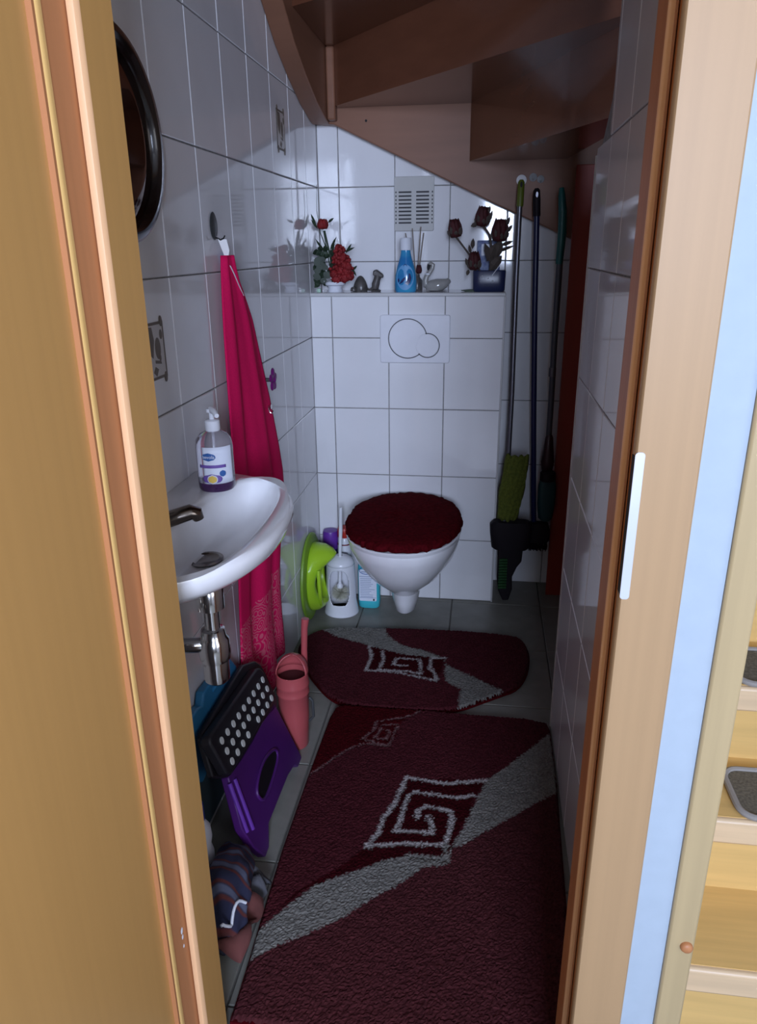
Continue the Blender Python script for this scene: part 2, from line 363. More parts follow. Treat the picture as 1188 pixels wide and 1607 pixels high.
for k in (2, 3, 4):
    y = .948+.157*(k-1); z = .173*k+.0013
    mt = MB().prism(rrect(.44+.02*k-.0,y+.004,1.0,y+.135,.03), z, z+.007).build('stair_mat', M_mat)
    tag(mt, {2: 'grey stair mat on the lowest matted step in view', 3: 'grey stair mat one step above the lowest mat', 4: 'grey stair mat on the topmost matted step'}[k], 'mat', 'mats on the hall stairs')
    mt2 = MB(); pl = rrect(.44+.02*k,y+.004,1.0,y+.135,.03); mt2.tube([(a,b,z+.006) for a,b in pl+pl[:1]], .006, 8)
    mt2.build('piping', M_matedge, mt)

# ------------------------------------------------------------------ winding stair above the toilet
ws = thing('winding_staircase', 'glossy brown underside of the winding wooden stair overhead', 'stairs', (.35,1.74,1.5))
P = (.347, 1.737); XL = -.545; YB = 2.742
R_ = [(.25,YB), (-.053,YB), (-.525,YB), (XL,2.30), (XL,1.90), (XL,1.62), (XL,1.34), (XL,1.06)]
PI_ = [P,P,P,P,P,(.24,1.60),(.24,1.34),(.24,1.06)]
for i in range(7):
    z = 1.568+.173*i
    poly = [PI_[i], R_[i], R_[i+1], PI_[i+1]] if i != 2 else [P, R_[2], (XL,YB), R_[3]]
    if i < 4: poly = [p for j, p in enumerate(poly) if not (j == 3 and i != 2)]
    MB().prism(poly, z, z+.04).build('tread', M_stairwood, ws)
    if i: 
        a = Vector(PI_[i]); b = Vector(R_[i]); d = (b-a).normalized(); n_ = Vector((-d.y, d.x))*.018
        MB().prism([tuple(a), tuple(b), tuple(b+n_), tuple(a+n_)], z-.173, z+.002).build('riser', M_stairwood, ws)
# back stringer
sb = [(-.609,1.70),(-.53,1.692),(-.38,1.625),(-.30,1.585),(-.05,1.466),(.02,1.435),(.47,1.235),(.47,1.60),(-.04,1.575),(-.04,1.748),(-.5,1.752),(-.5,1.92),(-.609,1.93)]
MB().prism([(-.607,1.70),(-.53,1.692),(-.30,1.585),(.02,1.435),(.468,1.238),(.468,1.70),(-.02,1.80),(-.49,1.95),(-.607,2.1)], 2.744, 2.797, frame((0,0,0),(1,0,0),(0,0,1),(0,1,0))).build('wall_stringer', M_stringer, ws, bevel=.003)
sl = [(2.742,1.693),(2.70,1.698),(2.566,1.727),(2.418,1.776),(2.29,1.830),(2.172,1.903),(2.0,2.03),(1.8,2.19),(1.5,2.44),(1.5,2.49),(2.1,2.49),(2.742,2.12)]
MB().prism(sl, -.604, -.546, frame((0,0,0),(0,1,0),(0,0,1),(1,0,0))).build('wall_stringer', M_stringer, ws, bevel=.003)
MB().box((-.545,2.70,1.70),(-.517,2.744,1.914)).build('corner_post', M_stringer, ws, bevel=.006)
MB().lathe([(.055,1.50),(.055,2.49)], (.335,1.80,0), 20).build('newel', M_stairwood, ws)
MB().prism([(1.70,1.50),(2.74,1.32),(2.74,1.75),(1.70,1.9)], .43, .465, frame((0,0,0),(0,1,0),(0,0,1),(1,0,0))).build('inner_stringer', M_stairwood, ws)
MB().lathe([(.004,0),(.004,.002),(0,.003)], (0,0,0), 10, frame((-.42,2.743,1.70),(1,0,0),(0,0,1),(0,-1,0))).build('screw_hole', M_dark, ws)

# ------------------------------------------------------------------ vent grille and flush plate
vt = thing('vent_grille', 'ivory square vent grille with two columns of slots on back wall', 'vent', (-.261,2.795,1.44))
vpl = MB().prism(rrect(-.331,1.352,-.191,1.530,.005), 0, .007, frame((0,2.799,0),(1,0,0),(0,0,1),(0,-1,0))).build('vent_plate', M_pearl, vt, bevel=.0015)
for cx in (-.293,-.231):
    for k in range(9):
        MB().box((cx-.0225,2.7905,1.377+k*.0125),(cx+.0225,2.7925,1.3825+k*.0125)).build('slot', M_slot, vpl)
for cx in (-.325,-.197):
    m_ = MB()
    for k in range(9): m_.box((cx-.002,2.7905,1.377+k*.0125),(cx+.002,2.7925,1.3825+k*.0125))
    m_.build('slot_row', M_slot, vpl)
fp = thing('flush_plate', 'white dual-button flush plate above the toilet', 'flush plate', (-.238,2.605,.997))
BKF = frame((0,2.6055,0),(1,0,0),(0,0,1),(0,-1,0))
fpl = MB().prism(rrect(-.359,.916,-.116,1.080,.008), 0, .012, BKF).build('plate', M_plast, fp, bevel=.003)
for n_, (cx, cz, r) in enumerate(((-.262,1.000,.067),(-.193,.977,.041))):
    MB().tube([(cx+r*math.cos(a*PI/24),2.5932,cz+r*math.sin(a*PI/24)) for a in range(49)], .0016, 6).build('button_groove', M_slot, fpl)
    MB().lathe([(0,.014),(r-.004,.0138),(r-.0015,.0125),(r-.0015,.010)][::-1], (0,0,0), 40, frame((cx,2.6055+.0006*n_*-1,cz),(1,0,0),(0,0,1),(0,-1,0))).build('flush_button', M_plast, fpl, smooth=8)

# ------------------------------------------------------------------ toilet
TX = -.243
wc = thing('toilet', 'white wall-hung toilet bowl with dark red plush lid', 'toilet', (TX,2.34,.08))
def tsec(z, hw, yf, yb, e=2.25): return [(x, y, z) for x, y in ell(TX, (yf+yb)/2, hw, (yb-yf)/2, 48, e)]
b = MB(); b.rings([tsec(*a) for a in ((.150,.05,2.30,2.55),(.165,.062,2.275,2.58),(.195,.080,2.235,2.603),(.215,.098,2.205,2.603),(.245,.126,2.165,2.603),(.28,.147,2.13,2.603),(.32,.170,2.098,2.603),(.36,.184,2.075,2.603),(.392,.190,2.062,2.603),(.400,.188,2.064,2.60))])
b.build('bowl', M_white, wc)
b = MB(); b.rings([tsec(z, hw, yf, yb, 2.0) for z, hw, yf, yb in ((.078,.020,2.325,2.41),(.081,.031,2.31,2.43),(.09,.038,2.296,2.44),(.13,.047,2.282,2.46),(.18,.058,2.262,2.48),(.215,.070,2.245,2.5))])
b.build('trap_foot', M_white, wc)
b = MB(); b.rings([tsec(*a) for a in ((.402,.184,2.065,2.58),(.404,.192,2.056,2.59),(.414,.194,2.052,2.592),(.418,.190,2.056,2.59))]); b.build('seat', M_white, wc)
# plush lid cover: ragged dome
n = 120; rs = []; rng = np.random.RandomState(3); e0 = 1+.012*rng.randn(n)
for f, z in ((.97,.419),(1.0,.424),(1.0,.434),(.985,.441),(.95,.446),(.8,.450),(.6,.452),(.4,.453),(.2,.454),(.02,.454)):
    ring = []
    for i, (x, y) in enumerate(ell(0, 0, .193*f, .268*f, n, 2.2)):
        k = e0[i] if f > .9 else 1
        ring.append((TX+x*k, 2.318+y*k, z+ (rng.uniform(-.0015,.0015) if f > .05 else 0)))
    rs.append(ring)
b = MB(); b.rings(rs); o = b.build('lid_cover', M_furred, wc); o['label'] = 'dark wine-red plush lid cover'
for sx in (-1, 1): MB().lathe([(.012,0),(.013,.01),(.010,.016),(0,.018)], (TX+sx*.075,2.588,.41), 16).build('hinge_cap', M_plast, wc)

# ------------------------------------------------------------------ wash basin, tap, trap
sk = thing('wash_basin', 'small white oval wash basin on the left wall', 'sink', (-.605,1.165,.70))
def bsec(z, yh, xf, e=2.35):   # half super-ellipse against the wall
    r = []; N = 40
    for i in range(N+1):
        t = -PI/2 + PI*i/N; c, s_ = math.cos(t), math.sin(t)
        r.append((-.604+(xf+.604)*max(c,0)**(2/e), 1.165+yh*math.copysign(abs(s_)**(2/e), s_), z))
    return r
b = MB()
outer = [bsec(.715,.05,-.49),bsec(.722,.09,-.465),bsec(.742,.15,-.435),(bsec(.772,.215,-.395)),bsec(.796,.262,-.360),bsec(.812,.284,-.342),bsec(.836,.295,-.332),bsec(.846,.293,-.334),bsec(.850,.288,-.339)]
def isec(z, yh, xa, xb, e=2.3):
    r = []; N = 40; cx = (xa+xb)/2
    # closed inner loop mapped onto the same number of points: front half then back edge is squeezed
    for i in range(N+1):
        t = -PI*.94 + 2*PI*.94*i/N; c, s_ = math.cos(t), math.sin(t)
        r.append((cx+(xb-xa)/2*math.copysign(abs(c)**(2/e), c), 1.165+yh*math.copysign(abs(s_)**(2/e), s_), z))
    return r
inner = [isec(.8505,.262,-.534,-.356),isec(.849,.252,-.528,-.368),isec(.843,.246,-.524,-.373),isec(.828,.240,-.520,-.379),isec(.80,.215,-.514,-.392),isec(.781,.17,-.510,-.41),isec(.768,.10,-.506,-.43),isec(.763,.03,-.495,-.46)]
b.rings(outer+inner)
b.build('basin', M_white, sk, smooth=60)
MB().lathe([(.029,0),(.031,.002),(.024,.003),(.021,.0005),(0,0)], (-.488,1.18,.7655), 24, sx=1, sy=1.15).build('drain', M_dchrome, sk)
MB().box((-.606,.90,.72),(-.598,1.43,.845)).build('mounting_back', M_white, sk, bevel=.003)
tp = thing('basin_tap', 'small dark chrome mixer tap at the back of the basin', 'tap', (-.57,1.11,.85))
MB().lathe([(.024,0),(.024,.004),(.019,.008),(.018,.045),(.020,.05),(.020,.062),(.012,.068),(0,.069)], (-.572,1.115,.85), 24).build('tap_body', M_dchrome, tp)
MB().tube([(-.572,1.105,.852),(-.545,1.115,.858),(-.515,1.130,.866),(-.492,1.142,.872),(-.483,1.146,.868),(-.480,1.147,.858)], [.017,.0175,.0175,.0170,.016,.012], 14, .8).build('spout', M_dchrome, tp)
MB().tube([(-.572,1.115,.916),(-.552,1.125,.921),(-.530,1.130,.926)], [.010,.007,.006], 10).build('lever', M_dchrome, tp)
tr = thing('siphon_trap', 'chrome bottle trap hanging beneath the wash basin', 'drain trap', (-.48,1.16,.52))
MB().lathe([(.021,.178),(.026,.180),(.026,.222),(.021,.228),(.015,.220)], (-.48,1.16,.50), 24).build('coupling', M_chrome, tr)
MB().lathe([(.0145,.09),(.0145,.178)], (-.48,1.16,.50), 20).build('tube', M_chrome, tr)
MB().lathe([(0,.022),(.018,.023),(.0235,.028),(.0245,.036),(.0245,.070),(.0285,.073),(.030,.085),(.0285,.115),(.024,.120),(.022,.135),(.016,.138)], (-.48,1.16,.50), 28).build('bottle_cup', M_chrome, tr)
MB().tube([(-.48,1.16,.605),(-.51,1.145,.607),(-.55,1.135,.609),(-.606,1.13,.61)], .0145, 16).build('outlet_pipe', M_chrome, tr)
MB().lathe([(.034,0),(.034,.004),(.022,.010),(.016,.012)], (0,0,0), 24, frame((-.604,1.13,.61),(0,1,0),(0,0,1),(1,0,0))).build('wall_rosette', M_chrome, tr)
av = thing('angle_valve', 'chrome angle valve on the wall beneath the basin tap', 'valve', (-.60,1.045,.66))
MB().lathe([(.026,0),(.025,.005),(.012,.009),(.011,.05),(.016,.052),(.016,.068),(.011,.072),(0,.073)], (0,0,0), 20, frame((-.604,1.045,.665),(0,1,0),(0,0,1),(1,0,0))).build('valve_body', M_chrome, av)
MB().lathe([(.012,0),(.015,.004),(.015,.018),(.009,.022),(0,.023)], (0,0,0), 14, frame((-.522,1.045,.665),(0,1,0),(0,0,1),(1,0,0))).build('valve_handle', M_dchrome, av)
MB().tube([(-.56,1.045,.67),(-.56,1.05,.69),(-.568,1.06,.71),(-.580,1.07,.73)], .0055, 10).build('supply_hose', M_dchrome, av)

# soap dispenser
sd = thing('soap_dispenser', 'clear soap dispenser with white pump and printed label on the basin', 'soap bottle', (-.517,1.345,.8505))
C = (-.517,1.345,.851)
MB().lathe([(.0358,.0165),(.036,.018),(.036,.085),(.034,.10),(.026,.111),(.016,.116),(.0125,.118),(.0125,.124)], C, 32, caps=False).build('bottle', M_softglass, sd)
MB().lathe([(0,0),(.033,0),(.0355,.004),(.036,.012),(.036,.017),(0,.017)], C, 32).build('liquid_soap', M_liquid, sd)
MB().lathe([(.0135,.116),(.0145,.118),(.0145,.136),(.012,.138),(.005,.139),(.005,.152),(.010,.153),(.010,.160),(0,.161)], C, 20).build('pump_collar', M_plast, sd)
MB().tube([(C[0],C[1],C[2]+.157),(C[0]+.012,C[1]-.016,C[2]+.157),(C[0]+.022,C[1]-.030,C[2]+.152)], [.007,.006,.0045], 10).build('pump_spout', M_plast, sd)
MB().tube([(C[0],C[1],C[2]+.118),(C[0],C[1],C[2]+.01)], .0025, 8).build('dip_tube', M_swhite, sd)
def wrap(poly_or_box, c, R, name, m, parent, a0, a1, z0, z1, nseg=14, shape=None):
    # curved patch on a cylinder facing angle range a0..a1 (degrees)
    rows = []
    for k in range(7):
        z = z0+(z1-z0)*k/6
        row = []
        for i in range(nseg+1):
            t = i/nseg*2-1; q = k/6*2-1
            if shape == 'oval': t *= math.sqrt(max(0, 1-q*q))
            a = math.radians((a0+a1)/2 + (a1-a0)/2*t); row.append((c[0]+R*math.cos(a), c[1]+R*math.sin(a), z))
        rows.append(row)
    return MB().grid(rows).build(name, m, parent, solid=.0006)
zc = C[2]
lb = wrap(0, C, .0366, 'label', M_label, sd, -110, -8, zc+.018, zc+.091)
wrap(0, C, .0371, 'logo_oval', M_bluelabel, lb, -112, -68, zc+.064, zc+.080, shape='oval')
wrap(0, C, .0371, 'purple_band', M_purplelabel, lb, -122, -38, zc+.050, zc+.056)
wrap(0, C, .0371, 'berry_print', M_purplelabel, lb, -114, -52, zc+.018, zc+.038, shape='oval')
wrap(0, C, .0374, 'fruit_rim', M_swhite, lb, -98, -66, zc+.018, zc+.037, shape='oval')
wrap(0, C, .0377, 'fruit_print', M_yellow, lb, -95, -69, zc+.020, zc+.035, shape='oval')
wrap(0, C, .0374, 'round_badge', M_bluelabel, lb, -60, -40, zc+.032, zc+.045, shape='oval')
# the white word on the oval
tcur = bpy.data.curves.new('word', 'FONT'); tcur.body = 'bevola'; tcur.size = .0095; tcur.align_x = 'CENTER'; tcur.align_y = 'CENTER'; tcur.extrude = .0002
to = bpy.data.objects.new('logo_word', tcur); COL.objects.link(to); tcur.materials.append(M_swhite)
dg = bpy.context.evaluated_depsgraph_get(); me = bpy.data.meshes.new_from_object(to.evaluated_get(dg)); bpy.data.objects.remove(to)
for v in me.vertices:
    a = math.radians(-90) + v.co.x/.0376; rr = .0378+v.co.z
    v.co = Vector((rr*math.cos(a), rr*math.sin(a), .072+v.co.y))
me.materials.clear(); me.materials.append(M_swhite); wo = bpy.data.objects.new('logo_word', me); COL.objects.link(wo); wo.parent = sd; wo.location = (0,0,.0005)

# ------------------------------------------------------------------ mirror, decor motifs, hooks, towel
mr = thing('round_mirror', 'round wall mirror in a thick dark walnut frame above the basin', 'mirror', (-.605,1.236,1.473))
LF = frame((-.604,1.236,1.473),(0,1,0),(0,0,1),(1,0,0))
MB().lathe([(.130,.001),(.163,.001),(.166,.006),(.1645,.016),(.157,.023),(.146,.024),(.139,.018),(.136,.008)], (0,0,0), 72, LF, caps=False).build('frame', M_frame, mr)
MB().lathe([(.137,.004),(.137,.009),(.132,.0115),(.10,.012),(0,.012)], (0,0,0), 72, LF).build('mirror_glass', M_mirror, mr)
def motif(yc, zc):
    F = frame((-.6048,yc,zc),(0,1,0),(0,0,1),(1,0,0)); m = MB()
    h, v_ = .043, .052
    for a, b_ in (((-h,-v_),(h,-v_+.005)),((-h,v_-.005),(h,v_)),((-h,-v_),(-h+.004,v_)),((h-.004,-v_),(h,v_))):
        m.box((a[0],a[1],0),(b_[0],b_[1],.0012),F)
    for sx in (-1,1):
        for sy in (-1,1):
            m.prism(ell(sx*(h-.008),sy*v_,.006,.010,10), 0, .0016, F)
    bg = MB().prism([(-h,-v_),(h,-v_),(h,v_),(-h,v_)], 0, .0006, F); root = bg.build('decor_panel', M_motifbg, wl)
    m.prism([(-.036,.046),(-.008,.044),(-.002,.020),(-.012,-.012),(-.024,-.004),(-.034,.01)], 0, .0012, F)
    m.prism(ell(.012,.004,.012,.020,16), 0, .0011, F); m.prism(ell(.018,-.014,.004,.006,12), 0, .0015, F); m.prism(ell(.030,.028,.006,.009,12), 0, .0013, F)
    m.prism([(-.004,-.022),(.022,-.026),(.020,-.020),(-.004,-.016)],0,.0012,F); m.prism([(-.006,-.028),(.006,-.034),(-.004,-.046),(-.016,-.038)],0,.0012,F)
    m.build('printed_motif', M_motif, root)
motif(1.318,1.122); motif(2.315,1.62)
hk = thing('towel_hook', 'dark grey oval adhesive hook holding the magenta towel', 'hook', (-.60,1.69,1.34))
MB().lathe([(0,.0005),(.018,.0005),(.019,.002),(.017,.0035),(0,.004)][::-1], (0,0,0), 28, frame((-.605,1.684,1.348),(0,1,0),(0,0,1),(1,0,0)), sx=1.15, sy=1.55).build('adhesive_pad', M_grey, hk)
MB().tube([(-.602,1.688,1.324),(-.592,1.690,1.319),(-.586,1.694,1.322),(-.584,1.698,1.328)], [.002,.002,.0018,.0014], 8).build('prong', M_dark, hk)
# towel
tw = thing('magenta_towel', 'long magenta towel with pale floral band hanging left of the toilet', 'towel', (-.585,1.70,1.28))
rowsT = [(1.286,1.672,1.742),(1.262,1.668,1.755),(1.20,1.661,1.812),(1.13,1.655,1.869),(1.0,1.648,1.93),(.917,1.643,1.97),(.84,1.639,2.0),(.76,1.636,2.03),(.68,1.63,2.055),(.607,1.62,2.06),(.53,1.60,2.03),(.46,1.590,1.985),(.40,1.583,1.965),(.32,1.574,1.957),(.25,1.570,1.960),(.18,1.568,1.968),(.12,1.575,1.975),(.095,1.60,1.972)]
def interp(z, j):
    for a, b_ in zip(rowsT[:-1], rowsT[1:]):
        if a[0] >= z >= b_[0]:
            t = (a[0]-z)/(a[0]-b_[0]+1e-9); return a[j]*(1-t)+b_[j]*t
    return rowsT[-1][j]
rows = []
for k in range(90):
    z = 1.286-(1.286-.095)*k/89; y0, y1 = interp(z,1), interp(z,2); row = []
    amp = .003+.010*min(1, k/40)
    for i in range(50):
        t = i/49; y = y0+(y1-y0)*t
        x = -.587+amp*(math.sin(t*13+.6*math.sin(z*3)) *.8+ .2*math.sin(t*27+1.3+z*2)) + .012*math.sin(t*PI) - .004*k/89
        row.append((max(x,-.600), y, z + .012*math.sin(t*9)*(k/89)**6))
    rows.append(row)
MB().grid(rows).build('cloth', M_lace, tw, solid=.003, smooth=180)
MB().prism([(.0,.0),(.020,-.001),(.0245,-.024),(.022,-.036),(.017,-.052),(.010,-.030)], 0, .0015, frame((-.598,1.688,1.321),(.85,.5,0),(0,0,1),(.5,-.85,0))).build('hanging_tag', mat('bright_paper_tag',(.95,.95,.95),.6), tw, bevel=.0004)
MB().tube([(-.584,1.695,1.272),(-.576,1.698,1.262),(-.572,1.708,1.245),(-.571,1.730,1.222),(-.570,1.760,1.195)], .0013, 6).build('loose_thread', M_magenta if False else M_swhite, tw)
# flower hook
fh = thing('flower_hook', 'small purple flower-shaped hook on the left wall', 'hook', (-.60,1.957,.96))
MB().lathe([(.014,0),(.014,.003),(.006,.006),(.005,.034)], (0,0,0), 14, frame((-.604,1.952,.962),(0,1,0),(0,0,1),(1,0,0))).build('stalk', M_grey, fh)
for k in range(5):
    a = 2*PI*k/5+.3
    MB().lathe([(0,-.003),(.010,-.002),(.012,.001),(.009,.004),(0,.005)], (0,0,0), 12, frame((-.567,1.955+.017*math.cos(a),.962+.019*math.sin(a)),(0,math.cos(a),math.sin(a)),(0,-math.sin(a),math.cos(a)),(1,0,0)), sx=1.15).build('petal', M_flowerp, fh)
MB().lathe([(0,-.003),(.008,-.002),(.009,.004),(.005,.008),(0,.009)], (0,0,0), 12, frame((-.567,1.955,.962),(0,1,0),(0,0,1),(1,0,0))).build('flower_centre', M_flowerp, fh)
sh = thing('metal_wall_hook', 'tiny bare metal hook below the purple flower hook', 'hook', (-.60,1.958,.885))
MB().lathe([(.009,0),(.009,.003),(.004,.005),(.004,.022),(.007,.024),(.007,.028),(0,.029)], (0,0,0), 14, frame((-.604,1.955,.887),(0,1,0),(0,0,1),(1,0,0))).build('hook_pin', M_chrome, sh)
MB().tube([(-.585,1.955,.884),(-.582,1.956,.872),(-.576,1.957,.868),(-.572,1.958,.876)], .002, 8).build('hook_curl', M_chrome, sh)

# ------------------------------------------------------------------ step stools, watering can, floor clutter
Dv = Vector((-.325,0,.9457)); Nv = Vector((.9457,0,.325))
def SF(off): return frame(Vector((-.45,0,0))+Nv*off, (0,1,0), Dv, Nv)
ss = thing('dotted_step_stool', 'folded purple step stool with black white-dotted top leaning on left wall', 'step stool', (-.45,1.43,0))
full = [(1.520,.350),(1.585,.322),(1.607,.296),(1.612,.264),(1.612,.186),(1.594,.172),(1.49,.196),(1.407,.197),(1.332,.205),(1.271,.215),(1.232,.243),(1.21,.263),(1.232,.345),(1.246,.352),(1.424,.352)]
MB().prism(full, -.010, .004, SF(0)).build('folded_top_back', M_black, ss, bevel=.004)
fdots = [(1.531,.292),(1.497,.295),(1.462,.298),(1.428,.301),(1.394,.304),(1.359,.307),(1.325,.31),(1.29,.314),(1.256,.317),(1.533,.264),(1.499,.267),(1.464,.27),(1.429,.273),(1.395,.276),(1.361,.279),(1.326,.283),(1.292,.286),(1.257,.289),(1.534,.235),(1.5,.238),(1.465,.241),(1.431,.245),(1.362,.252),(1.327,.255),(1.292,.258),(1.258,.261)]
dt = MB().prism([(1.530,.327),(1.548,.318),(1.556,.300),(1.560,.228),(1.550,.219),(1.238,.243),(1.224,.254),(1.216,.34),(1.226,.352)], .004, .030, SF(0)).build('dotted_top', M_black, ss, bevel=.005)
for k, (a, b_) in enumerate(fdots): MB().prism(ell(a, b_, .0075, .0085, 14), .0302, .0322, SF(0)).build('dot', M_dotw, dt)
hole = [(1.457,.133),(1.495,.116),(1.486,.094),(1.418,.083),(1.354,.080),(1.332,.094),(1.328,.120),(1.367,.136),(1.412,.141)]
for _ in range(2): hole = [tuple(f*hole[i][j]+(1-f)*hole[(i+1)%len(hole)][j] for j in (0,1)) for i in range(len(hole)) for f in (.75,.25)]
legp = [(1.26,.222),(1.588,.19),(1.604,.02),(1.604,.0),(1.566,.0),(1.550,.018),(1.497,.028),(1.325,.032),(1.300,.012),(1.284,.0),(1.256,.0),(1.232,.05),(1.222,.112)]
lo = MB(); lo.prism(legp, -.016, .004, SF(0)); lg = lo.build('leg_panel', M_purple, ss, bevel=.003)
hr = MB().prism(hole, .0035, .0055, SF(0)).build('handle_recess', M_charcoal, ss, bevel=.001)
MB().tube([tuple(SF(.006) @ Vector((a,b_,0))) for a, b_ in hole+hole[:1]], .004, 8).build('recess_rim', M_purple, hr)
for (a0,b0),(a1,b1) in (((1.252,.212),(1.232,.095)),((1.276,.204),(1.256,.080))):
    MB().tube([tuple(SF(.005) @ Vector((a0+(a1-a0)*t/8,b0+(b1-b0)*t/8,0))) for t in range(9)], .005, 8).build('rib', M_violet, lg)
bs = thing('blue_step_stool', 'blue folded step stool standing behind the dotted one', 'step stool', (-.575,1.35,0))
BF = frame((-.590,0,0),(0,1,0),(0,0,1),(1,0,0))
MB().prism([(1.40,.375),(1.456,.380),(1.499,.362),(1.535,.32),(1.530,.26),(1.30,.20),(1.29,.185),(1.269,.183),(1.225,.217),(1.222,.355),(1.235,.366),(1.285,.366),(1.311,.355),(1.325,.380)], -.013, .008, BF).build('folded_top', M_blue, bs, bevel=.004)
MB().prism([(1.235,.19),(1.50,.24),(1.52,.0),(1.48,.0),(1.46,.05),(1.26,.05),(1.24,.0),(1.205,.0)], -.013, .004, BF).build('leg_panel', M_dteal, bs, bevel=.003)
MB().tube([(-.583,1.37,.355),(-.578,1.40,.362),(-.578,1.44,.352),(-.583,1.47,.335)], .005, 8).build('carry_handle', M_blue, bs)
# watering can
wcx, wcy = -.478, 1.665
cn = thing('watering_can', 'pink plastic watering can with upright spout beside the towel', 'watering can', (wcx,wcy,0))
MB().lathe([(0,0),(.034,0),(.036,.004),(.041,.10),(.0425,.165),(.0445,.168),(.0445,.172),(.043,.175),(.044,.19),(.0455,.194),(.0455,.198),(.044,.202),(.043,.225),(.040,.228),(.040,.215)], (wcx,wcy,0), 36, caps=False).build('body', M_pinkcan, cn)
top = MB(); rs = []
for k in range(10):
    t = k/9; cyy = wcy-.002+.030*t; r = .043*(1-t*.55); zz = .226+.050*math.sin(t*PI/2)
    rs.append([(wcx+r*math.cos(a), cyy+r*.92*math.sin(a)*(1-t*.25), zz-.012*math.sin(a)*0) for a in [2*PI*i/28 for i in range(28)]])
# hood: covers the rear half, opening faces the front
hood = []
for k in range(9):
    ph = PI/2*k/8; rr = .043*math.cos(ph); zz = .226+.048*math.sin(ph)
    hood.append([(wcx+rr*math.cos(a), wcy+rr*math.sin(a)+.012*math.sin(ph), zz) for a in [math.radians(-20+220*i/24) for i in range(25)]])
MB().grid(hood).build('hood', M_pinkcan, cn, solid=.003, smooth=180)
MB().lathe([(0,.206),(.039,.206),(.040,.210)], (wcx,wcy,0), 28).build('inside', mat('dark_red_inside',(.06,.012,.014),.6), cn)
MB().tube([(wcx+.012,wcy+.036,.12),(wcx+.022,wcy+.048,.20),(wcx+.024,wcy+.050,.27),(wcx+.027,wcy+.052,.335),(wcx+.030,wcy+.055,.362)], [.011,.010,.0085,.009,.0105], 14).build('spout', M_pinkcan, cn)
MB().tube([(wcx+.043,wcy+.004,.15),(wcx+.052,wcy+.004,.14),(wcx+.053,wcy+.004,.09),(wcx+.041,wcy+.004,.075)], .004, 8).build('grip', M_grey, cn)
# striped cloth
cl = MB(); rs = []; random.seed(5)
cc = [(-.505,1.225,.045,.030),(-.488,1.180,.065,.038),(-.480,1.13,.080,.045),(-.478,1.075,.085,.054),(-.470,1.03,.075,.050),(-.455,.99,.045,.034)]
for i, (x, y, z, r) in enumerate(cc):
    for q in (0, .5):
        if i == len(cc)-1 and q: break
        nx = cc[min(i+1,len(cc)-1)]; X_ = x+(nx[0]-x)*q; Y_ = y+(nx[1]-y)*q; Z_ = z+(nx[2]-z)*q; R__ = (r+(nx[3]-r)*q)*(1.08 if q == 0 else .90)
        rs.append([(X_+R__*1.05*math.cos(a)*(1+.10*math.sin(5*a+i*2.3)+.05*math.sin(9*a+i*4.1)), Y_+.006*math.sin(3*a+i*2), max(.002, Z_+R__*math.sin(a)*(1+.13*math.sin(4*a+i*2.7)+.05*math.sin(11*a+i)))) for a in [2*PI*k/36 for k in range(36)]])
cl.rings(rs); plaid = cl.build('crumpled_cloth', M_plaid, sub=1, smooth=180)
tag(plaid, 'crumpled dark striped cloth bundle on the floor by the door frame', 'cloth')
MB().grid([[(-.47+.055*t+.01*math.sin(k*1.3),1.17-.05*k/8,.045+.02*math.sin(t*4+k)) for t in [i/8 for i in range(9)]] for k in range(9)]).build('trailing_flap', mat('grey_cloth',(.09,.09,.105),.95,noise=.3), plaid, solid=.006, smooth=180)
MB().grid([[(-.455+.050*t+.006*math.sin(k*1.1),1.10-.13*k/10,.05+.018*math.sin(t*3+k*.8)) for t in [i/8 for i in range(9)]] for k in range(11)]).build('red_flap', mat('dull_red_cloth',(.13,.04,.035),.95,noise=.3), plaid, solid=.006, smooth=180)
from mathutils.bvhtree import BVHTree
bvh = BVHTree.FromPolygons(cl.v, cl.f); cord = []
for t in range(15):
    q = t/14; x, y = -.418-.030*q-.006*math.sin(q*6), 1.050-.082*q+.005*math.sin(q*9)
    h = bvh.ray_cast(Vector((x,y,.4)), Vector((0,0,-1)))
    cord.append((x, y, (h[0].z if h[0] else .11)+.003))
cord = [tuple(sum(cord[max(0,min(14,i+d))][j] for d in (-2,-1,0,1,2))/5+(.002 if j == 2 else 0) for j in range(3)) for i in range(15)]
MB().tube(cord, .003, 8).build('white_cord', M_swhite, plaid)
# white bottle w blue cap
wbt = thing('white_cleaner_bottle', 'white bottle with blue cap half hidden behind the door frame', 'bottle', (-.568,1.185,0))
MB().lathe([(0,0),(.028,0),(.031,.004),(.031,.09),(.026,.11),(.030,.13),(.028,.155),(.016,.175),(.013,.18)], (-.5585,1.165,0), 28, sx=.95, sy=.95).build('body', M_swhite, wbt)
MB().lathe([(.016,.176),(.018,.178),(.017,.215),(.010,.220),(0,.221)], (-.5585,1.165,0), 20).build('cap', mat('royal_blue_cap',(.03,.05,.30),.35), wbt)
# black bag with white strip
bb = thing('black_toiletry_box', 'narrow black box with a white strip beside the door frame', 'box', (-.50,.96,0))
MB().prism([(-.545,.890),(-.452,.890),(-.440,.915),(-.444,.945),(-.545,.945)], .001, .115).build('body', M_darkbag, bb, bevel=.008, seg=3)
MB().box((-.452,.900,.02),(-.4445,.9035,.10),Matrix.Identity(4)).build('paper_strip', M_swhite, bb)

